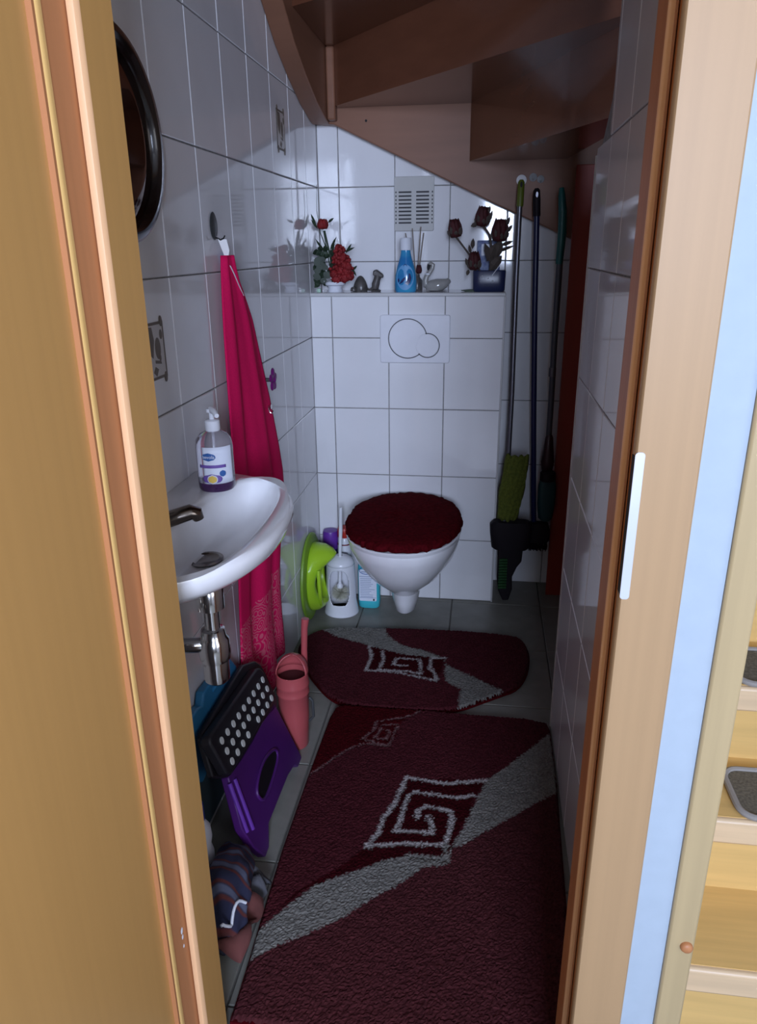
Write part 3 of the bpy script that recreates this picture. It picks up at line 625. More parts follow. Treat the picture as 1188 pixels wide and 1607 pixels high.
# ------------------------------------------------------------------ corner by the toilet
gp = thing('lime_toilet_seat', 'lime green child toilet seat leaning upright in the left corner', 'toilet seat', (-.58,2.41,0))
def GF(x, yc=2.405, zc=.166): return frame((x,yc,zc),(0,1,.0),(0,0,1),(1,0,0))
MB().lathe([(.098,.000),(.160,.000),(.164,.004),(.163,.010),(.155,.014),(.120,.016),(.100,.014)], (0,0,0), 56, GF(-.603), sx=.88, sy=1.0, caps=False).build('rim_plate', M_dlime, gp)
prof = [(.118,.012),(.122,.020),(.118,.040),(.104,.058),(.090,.066),(.076,.062),(.072,.050),(.074,.014)]
b = MB(); rs = []
for r, z in prof:
    ring = []
    for i in range(56):
        a = 2*PI*i/56; q = math.sin(a)
        k = .62+(.95 if q > 0 else .42)*abs(q)**2.5
        ring.append(tuple(GF(-.603) @ Vector((r*.9*math.cos(a), r*1.06*math.sin(a), z*k if z > .03 else z))))
    rs.append(ring)
b.rings(rs, False, False, closed=True); b.build('seat_ring', M_lime, gp)
MB().tube([(-.560,2.400,.055),(-.548,2.345,.085),(-.545,2.318,.13),(-.545,2.312,.17),(-.550,2.325,.225)], .007, 10).build('carry_handle', M_lime, gp)
# brush and holder
bh = thing('toilet_brush_holder', 'white toilet brush holder with arched open front', 'brush holder', (-.497,2.465,0))
N = 96; hx, hy = -.497, 2.462; rings_ = []
def hprof(z): return .064-.009*(z/.05) if z < .05 else .055-.004*((z-.05)/.15)
vs = []; fs = []; zs = [0,.004,.02,.034]+[.036+.0025*k for k in range(1,65)]
for z in zs: vs += [(hx+hprof(z)*math.cos(2*PI*i/N), hy+hprof(z)*.95*math.sin(2*PI*i/N), z) for i in range(N)]
ztop = lambda a: .215
for k in range(len(zs)-1):
    for i in range(N):
        a = (360*(i+.5)/N-270+180+360) % 360 - 180; zm = (zs[k]+zs[k+1])/2        # a = 0 faces the front (-y)
        lim = 46*math.sqrt(max(0, 1-((zm-.114)/.072)**2))**.6
        if zm > .045 and abs(a) < lim: continue
        fs.append((k*N+i, k*N+(i+1)%N, (k+1)*N+(i+1)%N, (k+1)*N+i))
m_ = MB(); m_.add(vs, fs)
m_.lathe([(.064,0),(0,0)], (hx,hy,.0), N, sy=.95); hb = m_.build('holder', M_plast, bh, solid=.003)
dome = [(hprof(zs[-1])*math.cos(t), zs[-1]+.034*math.sin(t)) for t in [PI/2*k/7 for k in range(7)]]
MB().lathe(dome+[(.010,zs[-1]+.034)], (hx,hy,0), N, sy=.95, caps=False).build('dome', M_plast, bh, solid=.003)
br = thing('toilet_brush', 'white long-handled toilet brush standing in its holder', 'brush', (-.497,2.455,.08))
MB().tube([(-.497,2.440,.115),(-.495,2.452,.25),(-.492,2.46,.33),(-.490,2.465,.415)], [.006,.006,.007,.006], 12).build('handle', M_plast, br)
MB().lathe([(0,-.01),(.012,-.006),(.011,.006),(.006,.012)], (-.497,2.440,.115), 16).build('collar', M_plast, br)
bb_ = MB(); rng = np.random.RandomState(8)
for k in range(700):
    u = rng.uniform(-1,1); t = rng.uniform(0,2*PI); q = math.sqrt(1-u*u); c0 = Vector((-.497,2.443,.084)); d = Vector((q*math.cos(t), q*math.sin(t), u))
    e = c0+d*Vector((.038,.038,.038)).x*rng.uniform(.9,1.12); s_ = d.orthogonal().normalized()*.0011; s2 = d.cross(s_).normalized()*.0011
    bb_.add([c0+d*.006+s_, c0+d*.006-s_, c0+d*.006+s2, e], [(0,1,3),(1,2,3),(2,0,3)])
ob = bb_.build('bristles', M_bristle, br, smooth=0); ob['kind'] = 'stuff'
# bottles
cb = thing('turquoise_cleaner_bottle', 'turquoise cleaner bottle with printed white label under the toilet', 'bottle', (-.398,2.50,0))
def osec(c, a, b_, z, e=3.0): return [(x, y, z) for x, y in ell(c[0], c[1], a, b_, 32, e)]
MB().rings([osec((-.398,2.515),a,b_,z) for a,b_,z in ((.036,.022,.001),(.040,.026,.006),(.042,.028,.03),(.0425,.028,.15),(.040,.027,.18),(.030,.022,.205),(.015,.015,.22),(.013,.013,.245))]).build('body', M_cyan, cb)
MB().lathe([(.014,.243),(.015,.245),(.014,.275),(0,.277)], (-.398,2.515,0), 20).build('cap', M_cyan, cb)
F = frame((-.398,2.4862,0),(1,0,0),(0,0,1),(0,-1,0))
cl_ = MB().prism(rrect(-.035,.035,.032,.165,.006), -.0005, .0010, F).build('label', M_label, cb)
pr = MB()
for k in range(11):
    z = .052+.0075*k; wd = .026 if k % 4 else .03; pr.box((-.030,z,.001),(-.030+wd*1.6+.008*math.sin(k*2.1),z+.0022,.0013),F)
pr.box((-.033,.135,.001),(.030,.1375,.0014),F); pr.box((-.033,.048,.001),(.030,.050,.0014),F); pr.box((-.026,.153,.001),(-.004,.157,.0014),F)
pr.build('printed_lines', mat('label_grey_print',(.30,.36,.50),.6), cl_)
MB().prism(rrect(.018,.037,.024,.045,.001), .001, .0016, F).build('black_mark', M_dark, cl_)
MB().tube([tuple(F @ Vector((-.008+.024*math.cos(t*PI/12),.160+.014*math.sin(t*PI/12),.001))) for t in range(25)], .0014, 6).build('blue_swirl', M_bluelabel, cl_)
rb = thing('red_cap_bottle', 'white bottle with red cap behind the brush holder', 'bottle', (-.462,2.555,0))
MB().lathe([(0,.001),(.024,.001),(.027,.005),(.027,.225),(.025,.24),(.0245,.262),(.021,.266)], (-.499,2.562,0), 28).build('body', M_plast, rb)
MB().lathe([(.0255,.266),(.0262,.267),(.0258,.295),(.022,.303),(0,.305)], (-.499,2.562,0), 28).build('cap', M_red, rb)
MB().lathe([(.0276,.236),(.0276,.240)], (-.499,2.562,0), 28).build('red_stripe', mat('wine_stripe',(.20,.02,.03),.5), rb)
MB().prism(rrect(-.018,.09,.016,.21,.003), .0255, .0275, frame((-.499,2.562,0),(1,0,0),(0,0,1),(0,-1,0))).build('label', mat('grey_label',(.30,.30,.36),.5), rb)
pb = thing('purple_cap_bottle', 'bottle with wide purple cap in the corner behind the lime seat', 'bottle', (-.533,2.56,0))
MB().lathe([(0,.001),(.026,.001),(.028,.005),(.028,.20),(.022,.22)], (-.553,2.568,0), 28).build('body', M_navy, pb)
MB().lathe([(.029,.215),(.030,.217),(.030,.275),(.027,.285),(0,.287)], (-.553,2.568,0), 28).build('cap', M_violet, pb)

# ------------------------------------------------------------------ things on the ledge (top at 1.1525)
LZ = 1.1527
fa = thing('flower_arrangement', 'white footed bowl of red silk flowers with a tall rose', 'flowers', (-.525,2.69,LZ))
BC = (-.527,2.665,LZ)
MB().lathe([(0,.0),(.026,0),(.027,.003),(.024,.012),(.026,.020),(.036,.024),(.038,.030),(.037,.034),(.033,.034),(.030,.028),(0,.026)], BC, 32).build('bowl', M_swhite, fa)
def leafmesh(mb, base, tip, wd, up=(0,0,1), bend=.15):
    b0 = Vector(base); t0 = Vector(tip); d = t0-b0; s_ = d.cross(Vector((0,1,0.2))).normalized()*wd; k = Vector((0,-1,0))*d.length*bend
    pts = [b0, b0+d*.35+s_+k*.3, b0+d*.7+s_*.8+k*.5, t0, b0+d*.7-s_*.8+k*.5, b0+d*.35-s_+k*.3, b0+d*.35+k, b0+d*.7+k*1.1]
    mb.add(pts, [(0,6,1),(1,6,7,2),(2,7,3),(0,5,6),(5,4,7,6),(4,3,7)])
def rosebud(name, c, r, h, m, parent, tilt=(0,0), n=9, open_=1.0, seed=1):
    rnd = random.Random(seed); R3 = Matrix.Rotation(tilt[0],4,'Y') @ Matrix.Rotation(tilt[1],4,'X'); T = Matrix.Translation(Vector(c)) @ R3
    b = MB(); b.lathe([(0,-h*.5),(r*.45,-h*.42),(r*.75,-h*.1),(r*.72,h*.25),(r*.45,h*.45),(r*.12,h*.42),(0,h*.3)], (0,0,0), 16, T)
    for k in range(n):
        a = 2*PI*k/n*1.9+rnd.uniform(-.2,.2); lay = .75+.25*(k % 3)/2*open_
        rows = []
        for i in range(6):
            v_ = i/5; z = -h*.45+h*(.92+.06*rnd.random())*v_; rr = r*lay*(.42+.75*math.sin(min(1,v_*.62+.2)*PI*.5*1.35))*(1-.42*max(0,v_-.45)/.55)
            rows.append([tuple(T @ Vector((rr*math.cos(a+(q-2.5)*.24), rr*math.sin(a+(q-2.5)*.24), z-abs(q-2.5)**2*.012*h*v_*4))) for q in range(6)])
        b.grid(rows)
    return b.build(name, m, parent, solid=.0012, smooth=180)
rosebud('rose_bloom', (-.564,2.665,1.376), .019, .034, M_rose, fa, seed=3)
sp_ = MB()
for dx in (-.006, .004, .009): sp_.tube([(-.530+dx,2.665,LZ+.03),(-.545+dx*.6,2.665,1.27),(-.560+dx*.3,2.665,1.355)], .002, 6)
sp_.build('stems', M_green, fa)
MB().tube([(-.555,2.665,1.30),(-.575,2.67,1.35),(-.585,2.672,1.42),(-.583,2.672,1.50)], [.002,.0015,.001,.0006], 6).build('grass_blade', M_green, fa)
for k, (x, z, r) in enumerate(((-.507,1.300,.013),(-.500,1.284,.015),(-.509,1.272,.015),(-.492,1.268,.015),(-.480,1.258,.015),(-.502,1.250,.017),(-.485,1.243,.017),(-.473,1.236,.014),(-.514,1.234,.016),(-.498,1.226,.018),(-.480,1.222,.018),(-.523,1.214,.015),(-.507,1.207,.019),(-.487,1.203,.020),(-.470,1.206,.015),(-.516,1.196,.016))):
    rosebud('red_flower', (x, 2.655-.006*(k % 4), z), r, r*1.7, M_rose, fa, (random.uniform(-.7,.7), random.uniform(-.9,.2)), 8, 1.0, 20+k)
pt = MB(); rnd = random.Random(11)
for k in range(70):
    t = rnd.random(); z = 1.195+.105*t; hw_ = .032*(1-t)+.010; x = -.498-.004*t+rnd.uniform(-hw_,hw_); a = rnd.uniform(0,2*PI); l_ = rnd.uniform(.011,.019)
    leafmesh(pt, (x,2.640+rnd.uniform(-.006,.010),z), (x+l_*math.cos(a),2.628+rnd.uniform(-.006,.012),z+l_*math.sin(a)), .0075, bend=.3)
pt.build('loose_petals', M_rose, fa, smooth=180, solid=.0008)['kind'] = 'stuff'
lm = MB(); rnd = random.Random(4)
for k in range(46):
    bx, bz = rnd.uniform(-.590,-.535), rnd.uniform(1.17,1.30); a = rnd.uniform(0,2*PI)
    leafmesh(lm, (bx,2.665+rnd.uniform(-.02,.03),bz), (max(-.60,bx+.026*math.cos(a)),2.66+rnd.uniform(-.03,.02),bz+.026*math.sin(a)), .009)
lm.build('foliage', M_green, fa, smooth=0, solid=.0008)['kind'] = 'stuff'
l2 = MB()
for k in range(16):
    bx, bz = rnd.uniform(-.585,-.545), rnd.uniform(1.18,1.27); l2.prism(ell(bx,bz,.012,.010,10),0,.001,frame((0,2.625+rnd.uniform(-.006,.01),0),(1,0,0),(0,0,1),(0,1,0)))
l2.build('round_leaves', M_gleaf, fa, smooth=0)['kind'] = 'stuff'
l3 = MB()
for (a, b_) in (((-.540,1.29),(-.515,1.335)),((-.535,1.27),(-.522,1.325)),((-.53,1.25),(-.52,1.30)),((-.49,1.285),(-.452,1.300)),((-.485,1.28),(-.463,1.312)),((-.545,1.38),(-.522,1.395)),((-.585,1.37),(-.605,1.41)),((-.58,1.36),(-.603,1.392)),((-.462,1.225),(-.445,1.240)),((-.466,1.235),(-.448,1.205)),((-.555,1.28),(-.590,1.33))):
    leafmesh(l3, (a[0],2.66,a[1]), (max(-.602,b_[0]),2.655,b_[1]), .004)
l3.build('spiky_leaves', M_green, fa, smooth=0, solid=.0008)
bd = MB()
for x, z in ((-.548,1.225),(-.556,1.19),(-.538,1.238),(-.532,1.20)): bd.lathe([(0,-.003),(.003,0),(0,.003)], (x,2.622,z), 8)
bd.build('white_beads', M_swhite, fa)
tl = MB().prism(rrect(-.007,-.006,.007,.006,.002), 0, .013, Matrix.Translation((-.577,2.628,LZ))).build('pale_green_cube', mat('mint_wax',(.38,.55,.44),.4), bevel=.002)
tag(tl, 'tiny mint green wax cube at the left end of the ledge', 'candle')
f1 = thing('rounded_figurine', 'dark rounded animal figurine right of the red flowers', 'figurine', (-.437,2.69,LZ))
MB().lathe([(0,0),(.024,0),(.026,.006),(.025,.018),(.019,.034),(.012,.046),(.005,.052),(0,.053)], (-.440,2.69,LZ), 28, sy=.8).build('body', M_figure, f1)
MB().lathe([(0,0),(.011,.001),(.012,.006),(.009,.014),(0,.017)], (-.462,2.672,LZ), 16).build('head', M_figure, f1)
MB().tube([(-.422,2.69,LZ+.012),(-.412,2.69,LZ+.006),(-.405,2.688,LZ+.004)], [.006,.004,.002], 8).build('tail', M_figure, f1)
f2 = thing('bird_figurine', 'small grey brown bird figurine looking up on the ledge', 'figurine', (-.385,2.69,LZ))
MB().lathe([(0,0),(.017,0),(.018,.004),(.010,.008),(.009,.012)], (-.385,2.69,LZ), 20).build('foot', M_figure, f2)
MB().tube([(-.388,2.69,LZ+.008),(-.386,2.69,LZ+.024),(-.381,2.69,LZ+.040),(-.377,2.69,LZ+.052)], [.012,.014,.012,.013], 16).build('neck', M_figure, f2)
MB().prism([(-.018,-.006),(.018,-.016),(.020,-.004),(-.004,.014),(-.016,.010)], -.012, .012, frame((-.377,2.69,LZ+.060),(1,0,0),(0,0,1),(0,1,0))).build('head', M_figure, f2, bevel=.004)
MB().tube([(-.394,2.69,LZ+.010),(-.405,2.69,LZ+.006),(-.414,2.69,LZ+.004)], [.007,.005,.002], 8).build('tail', M_figure, f2)
# air freshener bottle
ab = thing('air_freshener_bottle', 'slim blue freshener bottle with white cap in front of the vent', 'bottle', (-.276,2.675,LZ))
A = (-.277,2.668,LZ)
MB().lathe([(0,0),(.034,0),(.037,.004),(.038,.03),(.036,.055),(.029,.085),(.021,.110),(.017,.128),(.016,.140)], A, 32, sy=.72).build('body', M_airblue, ab)
MB().lathe([(.0185,.136),(.0195,.137),(.0195,.172),(.017,.176),(0,.177)], A, 24, sy=.85).build('cap', M_swhite, ab)
def curved_patch(mb, poly, prof, sy, off):   # polygon (x, z) pushed onto the front of a squashed lathe
    vs = []
    for x, z in poly:
        r = np.interp(z, [p[1] for p in prof], [p[0] for p in prof])+off; x_ = max(-r*.98, min(r*.98, x)); vs.append((A[0]+x_, A[1]-sy*math.sqrt(max(r*r-x_*x_, 0)), A[2]+z))
    c = [sum(v[i] for v in vs)/len(vs) for i in range(3)]
    cx_, cz_ = sum(p[0] for p in poly)/len(poly), sum(p[1] for p in poly)/len(poly); r = np.interp(cz_, [p[1] for p in prof], [p[0] for p in prof])+off
    vs.append((A[0]+cx_, A[1]-sy*math.sqrt(max(r*r-cx_*cx_,0)), A[2]+cz_)); n_ = len(poly)
    mb.add(vs, [(i,(i+1)%n_,n_) for i in range(n_)])
apf = [(.034,0),(.037,.004),(.038,.03),(.036,.055),(.029,.085),(.021,.110),(.017,.128)]
m_ = MB(); curved_patch(m_, ell(.0,.048,.030,.042,28), apf, .72, .0012); m_.build('label', M_lav, ab)
m_ = MB(); curved_patch(m_, [(.010,.022),(.018,.030),(.022,.044),(.019,.058),(.013,.062),(.012,.048),(.006,.036),(.000,.028)], apf, .72, .0024); curved_patch(m_, [(-.020,.026),(-.010,.030),(.000,.040),(.002,.050),(-.010,.042)], apf, .72, .0024); curved_patch(m_, [(-.026,.040),(-.021,.046),(-.019,.036),(-.024,.030)], apf, .72, .0024); m_.build('dark_print', M_navy, ab)
MB().tube([(A[0]+.0*t+.006*math.cos(t*PI/8), A[1]-.72*.028, A[2]+.083+.007*math.sin(t*PI/8)) for t in range(17)], .0011, 6).build('round_logo', M_navy, ab)
# reed diffuser sticks behind
rd = thing('reed_diffuser', 'brown reed sticks in a small jar behind the blue bottle', 'diffuser', (-.245,2.72,LZ))
MB().lathe([(0,0),(.018,0),(.019,.004),(.018,.035),(.010,.045),(.009,.055)], (-.243,2.735,LZ), 20).build('jar', M_figure, rd)
for x1, z1, x0 in ((-.286,1.345,-.250),(-.262,1.36,-.247),(-.222,1.345,-.243),(-.232,1.365,-.245)):
    MB().tube([(x0,2.735,LZ+.02),(x1,2.742,z1)], .0022, 6).build('reed', M_reed, rd)
rosebud('dried_bud', (-.236,2.722,LZ+.072), .010, .030, M_drose, rd, seed=9)
# swan
sw = thing('swan_ornament', 'grey glass swan ornament beside the blue bottle', 'ornament', (-.175,2.69,LZ))
MB().rings([[(x, y, LZ+z) for x, y in ell(cx, 2.688, a, b_, 28)] for cx, a, b_, z in ((-.178,.012,.010,0),(-.177,.028,.020,.003),(-.173,.038,.024,.012),(-.170,.043,.024,.022),(-.163,.042,.021,.030),(-.157,.034,.015,.037),(-.150,.022,.008,.041))]).build('body', M_swan, sw)
MB().tube([(-.205,2.688,LZ+.018),(-.210,2.688,LZ+.034),(-.206,2.688,LZ+.048),(-.196,2.688,LZ+.062),(-.186,2.688,LZ+.076),(-.184,2.688,LZ+.087),(-.192,2.688,LZ+.092),(-.199,2.688,LZ+.086)], [.012,.010,.009,.008,.007,.0075,.008,.006], 14).build('neck', M_swan, sw)
MB().tube([(-.197,2.686,LZ+.088),(-.200,2.685,LZ+.078),(-.201,2.684,LZ+.070)], [.007,.005,.002], 10).build('beak', M_dark, sw)
MB().prism([(-.013,0),(.002,.008),(.012,-.006)], -.006, .006, frame((-.134,2.688,LZ+.036),(1,0,0),(0,0,1),(0,1,0))).build('tail', M_swan, sw, bevel=.002)
MB().lathe([(.0095,0),(.0105,.001),(.0105,.004),(.0095,.005)], (-.202,2.688,LZ+.055), 16).build('collar', M_swhite, sw)
# blue vase with dark roses
vs_ = thing('blue_rose_vase', 'wide dark blue glass vase holding four dark red roses', 'vase', (.01,2.68,LZ))
MB().rings([osec((.010,2.672), a, b_, LZ+z, 5) for a, b_, z in ((.050,.026,0),(.054,.029,.004),(.055,.030,.03),(.056,.030,.066),(.055,.029,.068),(.051,.026,.064),(.050,.024,.012),(.040,.018,.010))]).build('vase', M_vase, vs_)
MB().prism([(.05,-.001),(-.060,-.001),(-.085,.003),(-.06,.006),(.05,.006)], -.018, .018, frame((0,2.672,LZ),(1,0,0),(0,0,1),(0,1,0))).build('base_leaf', M_green, vs_)
RZ = [((-.110,2.66,1.356),.021,.056,(-.15,.1)),((-.020,2.66,1.392),.022,.060,(.10,.1)),((.040,2.66,1.348),.025,.068,(.05,.1)),((-.042,2.655,1.252),.020,.056,(-.05,.1))]
for k, (c, r, h, tl_) in enumerate(RZ):
    rosebud('rose_head', c, r*1.12, h*1.08, M_drose, vs_, tl_, 9, .9, 40+k)
    sp2 = MB()
    for q in range(8):
        a = 2*PI*q/8+.2; leafmesh(sp2, (c[0]+r*.4*math.cos(a), c[1]+r*.4*math.sin(a), c[2]-h*.48), (c[0]+r*1.25*math.cos(a), c[1]+r*1.1*math.sin(a)-.004, c[2]-h*.12+.012*(q % 2)), .007)
    sp2.build('sepals', M_stem, vs_, smooth=0, solid=.001)
m_ = MB()
m_.tube([(-.105,2.662,1.328),(-.07,2.665,1.285),(-.045,2.668,1.255),(-.01,2.67,1.20),(.0,2.67,LZ+.02)], .0032, 8)
m_.tube([(-.018,2.662,1.365),(.005,2.665,1.335),(.015,2.668,1.29),(.012,2.67,1.22),(.01,2.67,LZ+.02)], .004, 8)
m_.tube([(.038,2.662,1.316),(.030,2.665,1.28),(.020,2.668,1.23),(.015,2.67,LZ+.02)], .006, 8)
m_.tube([(-.04,2.657,1.226),(-.02,2.665,1.20),(0,2.67,LZ+.02)], .0032, 8)
m_.build('stems', M_stem, vs_)
m_ = MB()
for a, b_, wd in (((-.050,1.29),(-.048,1.325),.007),((-.055,1.275),(-.062,1.305),.005),((-.035,1.37),(-.058,1.362),.008),((.0,1.40),(.004,1.425),.004),((.0,1.375),(.012,1.41),.006),((.060,1.34),(.080,1.365),.006),((.058,1.36),(.070,1.39),.006),((.045,1.30),(.085,1.315),.006),((.03,1.28),(.09,1.300),.005),((-.062,1.235),(-.072,1.262),.006),((-.060,1.225),(-.066,1.205),.006),((.0,1.25),(.03,1.31),.014),((.01,1.22),(.05,1.27),.016),((.02,1.24),(-.01,1.31),.012),((.03,1.26),(.045,1.32),.014)):
    leafmesh(m_, (a[0],2.655,a[1]), (b_[0],2.65,b_[1]), wd)
m_.build('leaves', M_stem, vs_, smooth=0, solid=.001)
m_ = MB()
for x, z in ((-.013,1.203),(.006,1.196),(.022,1.188)): m_.lathe([(0,-.003),(.003,0),(0,.003)], (x,2.640,z), 8)
m_.build('glass_beads', M_swhite, vs_)
MB().tube([(.019,2.642,1.205),(.046,2.644,1.242)], .0013, 6).build('white_pick', M_swhite, vs_)
bx_ = thing('blue_white_packet', 'blue and white printed packet behind the vase of roses', 'packet', (.005,2.75,LZ))
MB().box((-.035,2.735,LZ),(.045,2.765,1.318)).build('carton', M_box, bx_, bevel=.003)
MB().box((-.020,2.7335,1.288),(.020,2.7348,1.306)).box((-.020,2.7335,1.268),(-.008,2.7348,1.288)).build('dark_blue_block', M_navy, bx_)

# ------------------------------------------------------------------ niche: brooms (colours darkened to carry its shade), hooks, red board
rbd = MB().box((.278,2.690,0),(.425,2.708,1.545)).build('dark_red_board', M_redboard, bevel=.002)
tag(rbd, 'tall dark red board standing upright in the niche right of the brooms', 'board')
def hookobj(name, x, z, m, label, r=.016):
    t = thing(name, label, 'hook', (x,2.742,z))
    MB().lathe([(r,0),(r,.003),(r*.8,.005),(0,.0055)], (0,0,0), 24, frame((x,2.7435,z),(1,0,0),(0,0,1),(0,-1,0))).build('disc', m, t)
    MB().tube([(x,2.738,z-.004),(x,2.728,z-.008),(x,2.722,z-.004),(x,2.722,z+.004)], .0028, 8).build('prong', m, t)
hookobj('white_disc_hook', .105, 1.506, mat('bright_white_hook',(.9,.9,.92),.2), 'round white hook holding the green-ended broom pole', .017)
hookobj('clear_hook', .143, 1.514, M_knob, 'clear plastic hook on the stair board above the blue pole', .013)
hookobj('clear_hook', .168, 1.508, M_knob, 'clear plastic hook nearest the right wall on the stair board', .012)
# squeegee / broom with green grip
b1 = thing('grey_pole_mop', 'grey pole mop with olive grip and yellow-green cloth', 'mop', (.10,2.60,.12))
MB().tube([(.100,2.64,1.43),(.100,2.635,1.20),(.1045,2.61,.80),(.1015,2.58,.42),(.098,2.575,.34)], .0085, 14).build('pole', M_greypole, b1)
MB().tube([(.101,2.64,1.50),(.101,2.64,1.492),(.100,2.64,1.42)], [.006,.011,.0115], 14).build('grip', M_greenend, b1)
MB().lathe([(0,0),(.004,.0),(.004,.002),(0,.002)], (0,0,0), 12, frame((.101,2.6285,1.485),(1,0,0),(0,0,1),(0,-1,0)), sy=2.2).build('grip_hole', M_dark, b1)
cr = []
for k in range(22):
    t = k/21; z = .600-.245*t; xa = .095+(-.020)*min(1,t*1.6)-.0*t; xb = .172-.030*t**2
    cr.append([(xa+(xb-xa)*i/16, 2.575-.018*math.sin(PI*i/16)+.004*math.sin(i*1.9+k*.7), z+.004*math.sin(i*1.3)) for i in range(17)])
MB().grid(cr).build('fleece_cloth', M_ygreen, b1, solid=.008, smooth=180)
MB().rings([osec((.124,2.575), a, .028, z, 3.5) for a, z in ((.060,.240),(.068,.246),(.075,.30),(.077,.335),(.066,.348))]).build('mop_head', M_charcoal, b1)
b2 = thing('dark_blue_broom', 'dark blue pole broom hanging in the middle of the niche', 'broom', (.18,2.62,.2))
MB().tube([(.157,2.66,1.40),(.168,2.65,1.1),(.185,2.64,.75),(.202,2.64,.45),(.212,2.64,.30)], .0095, 14).build('pole', M_bluepole, b2)
MB().tube([(.152,2.66,1.475),(.1525,2.66,1.468),(.154,2.66,1.44),(.157,2.66,1.39)], [.006,.011,.0125,.0125], 14).build('end_cap', M_charcoal, b2)
MB().lathe([(0,0),(.004,.0),(.004,.002),(0,.002)], (0,0,0), 12, frame((.1535,2.6465,1.455),(1,0,0),(0,0,1),(0,-1,0)), sy=2.2).build('cap_hole', M_greypole, b2)
MB().rings([osec((.228,2.63), a, .020, z, 3.5) for a, z in ((.036,.250),(.042,.258),(.043,.30),(.034,.325))]).build('broom_head', M_charcoal, b2)
bm_ = MB(); rng = np.random.RandomState(2)
for k in range(160):
    x = .228+rng.uniform(-.034,.034); y = 2.63+rng.uniform(-.018,.018); bm_.tube([(x,y,.255),(x+rng.uniform(-.006,.006),y,.215+rng.uniform(0,.01))], .0012, 4)
bm_.build('bristles', M_charcoal, b2, smooth=0)['kind'] = 'stuff'
b3 = thing('teal_grip_squeegee', 'teal-gripped grey pole standing against the red board', 'broom', (.24,2.66,.5))
MB().tube([(.232,2.665,1.475),(.234,2.663,1.45),(.240,2.66,1.40),(.243,2.66,1.34),(.240,2.66,1.24)], [.008,.012,.014,.0145,.012], 14).build('grip', M_teal, b3)
MB().tube([(.241,2.66,1.26),(.242,2.66,1.0),(.245,2.66,.80),(.246,2.66,.55)], .0105, 14).build('pole', M_greypole if False else mat('dark_grey_pole',(.06,.065,.08),.35), b3)
MB().lathe([(.0125,0),(.0125,.03)], (.2425,2.66,.865), 14).build('joint_ring', M_greypole, b3)
MB().lathe([(.008,0),(.020,.02),(.024,.05),(.018,.10),(.014,.14),(.010,.15)], (.247,2.655,.505), 20).build('dark_sleeve', mat('dark_maroon_plastic',(.035,.012,.016),.4), b3)
MB().rings([osec((.250,2.635), a, .018, z, 3) for a, z in ((.014,.335),(.026,.345),(.032,.40),(.032,.470),(.026,.500))]).build('teal_scoop', mat('dark_teal_scoop',(.008,.045,.05),.45), b3)
MB().lathe([(.026,.0),(.028,.002),(.028,.03),(.022,.036)], (.249,2.63,.49), 20).build('dark_band', M_charcoal, b3)
b4 = thing('hand_brush', 'dark hand brush with green bristles hanging low in the niche', 'brush', (.115,2.60,.05))
MB().prism([(.083,.230),(.175,.232),(.172,.175),(.155,.150),(.140,.110),(.142,.060),(.130,.012),(.108,.010),(.090,.05),(.083,.10)], -.012, .012, frame((0,2.612,0),(1,0,0),(0,0,1),(0,1,0))).build('brush_body', M_charcoal, b4, bevel=.004)
for k in range(11):
    MB().tube([(.090,2.597,.065+.0115*k),(.104,2.592,.069+.0115*k),(.118,2.597,.067+.0115*k)], .0048, 7).build('bristle_tuft', M_gbrush, b4)

# ------------------------------------------------------------------ rugs
MID = (.052,.0095,.013); DARK = (.028,.0014,.003); SAT = (.040,.0014,.003); GREY = (.155,.148,.135); LINE = (.27,.25,.245); LOW = (.056,.014,.0165); BASE = MID
def inpoly(X, Y, P_):
    c = np.zeros(X.shape, bool); n = len(P_); j = n-1
    for i in range(n):
        xi, yi = P_[i]; xj, yj = P_[j]
        if yi != yj: c ^= ((yi > Y) != (yj > Y)) & (X < (xj-xi)*(Y-yi)/(yj-yi)+xi)
        j = i
    return c
def dline(X, Y, P_):
    d = np.full(X.shape, 9.)
    for (ax, ay), (bx, by) in zip(P_[:-1], P_[1:]):
        L = (bx-ax)**2+(by-ay)**2; t = np.clip(((X-ax)*(bx-ax)+(Y-ay)*(by-ay))/L, 0, 1)
        d = np.minimum(d, np.hypot(X-ax-t*(bx-ax), Y-ay-t*(by-ay)))
    return d
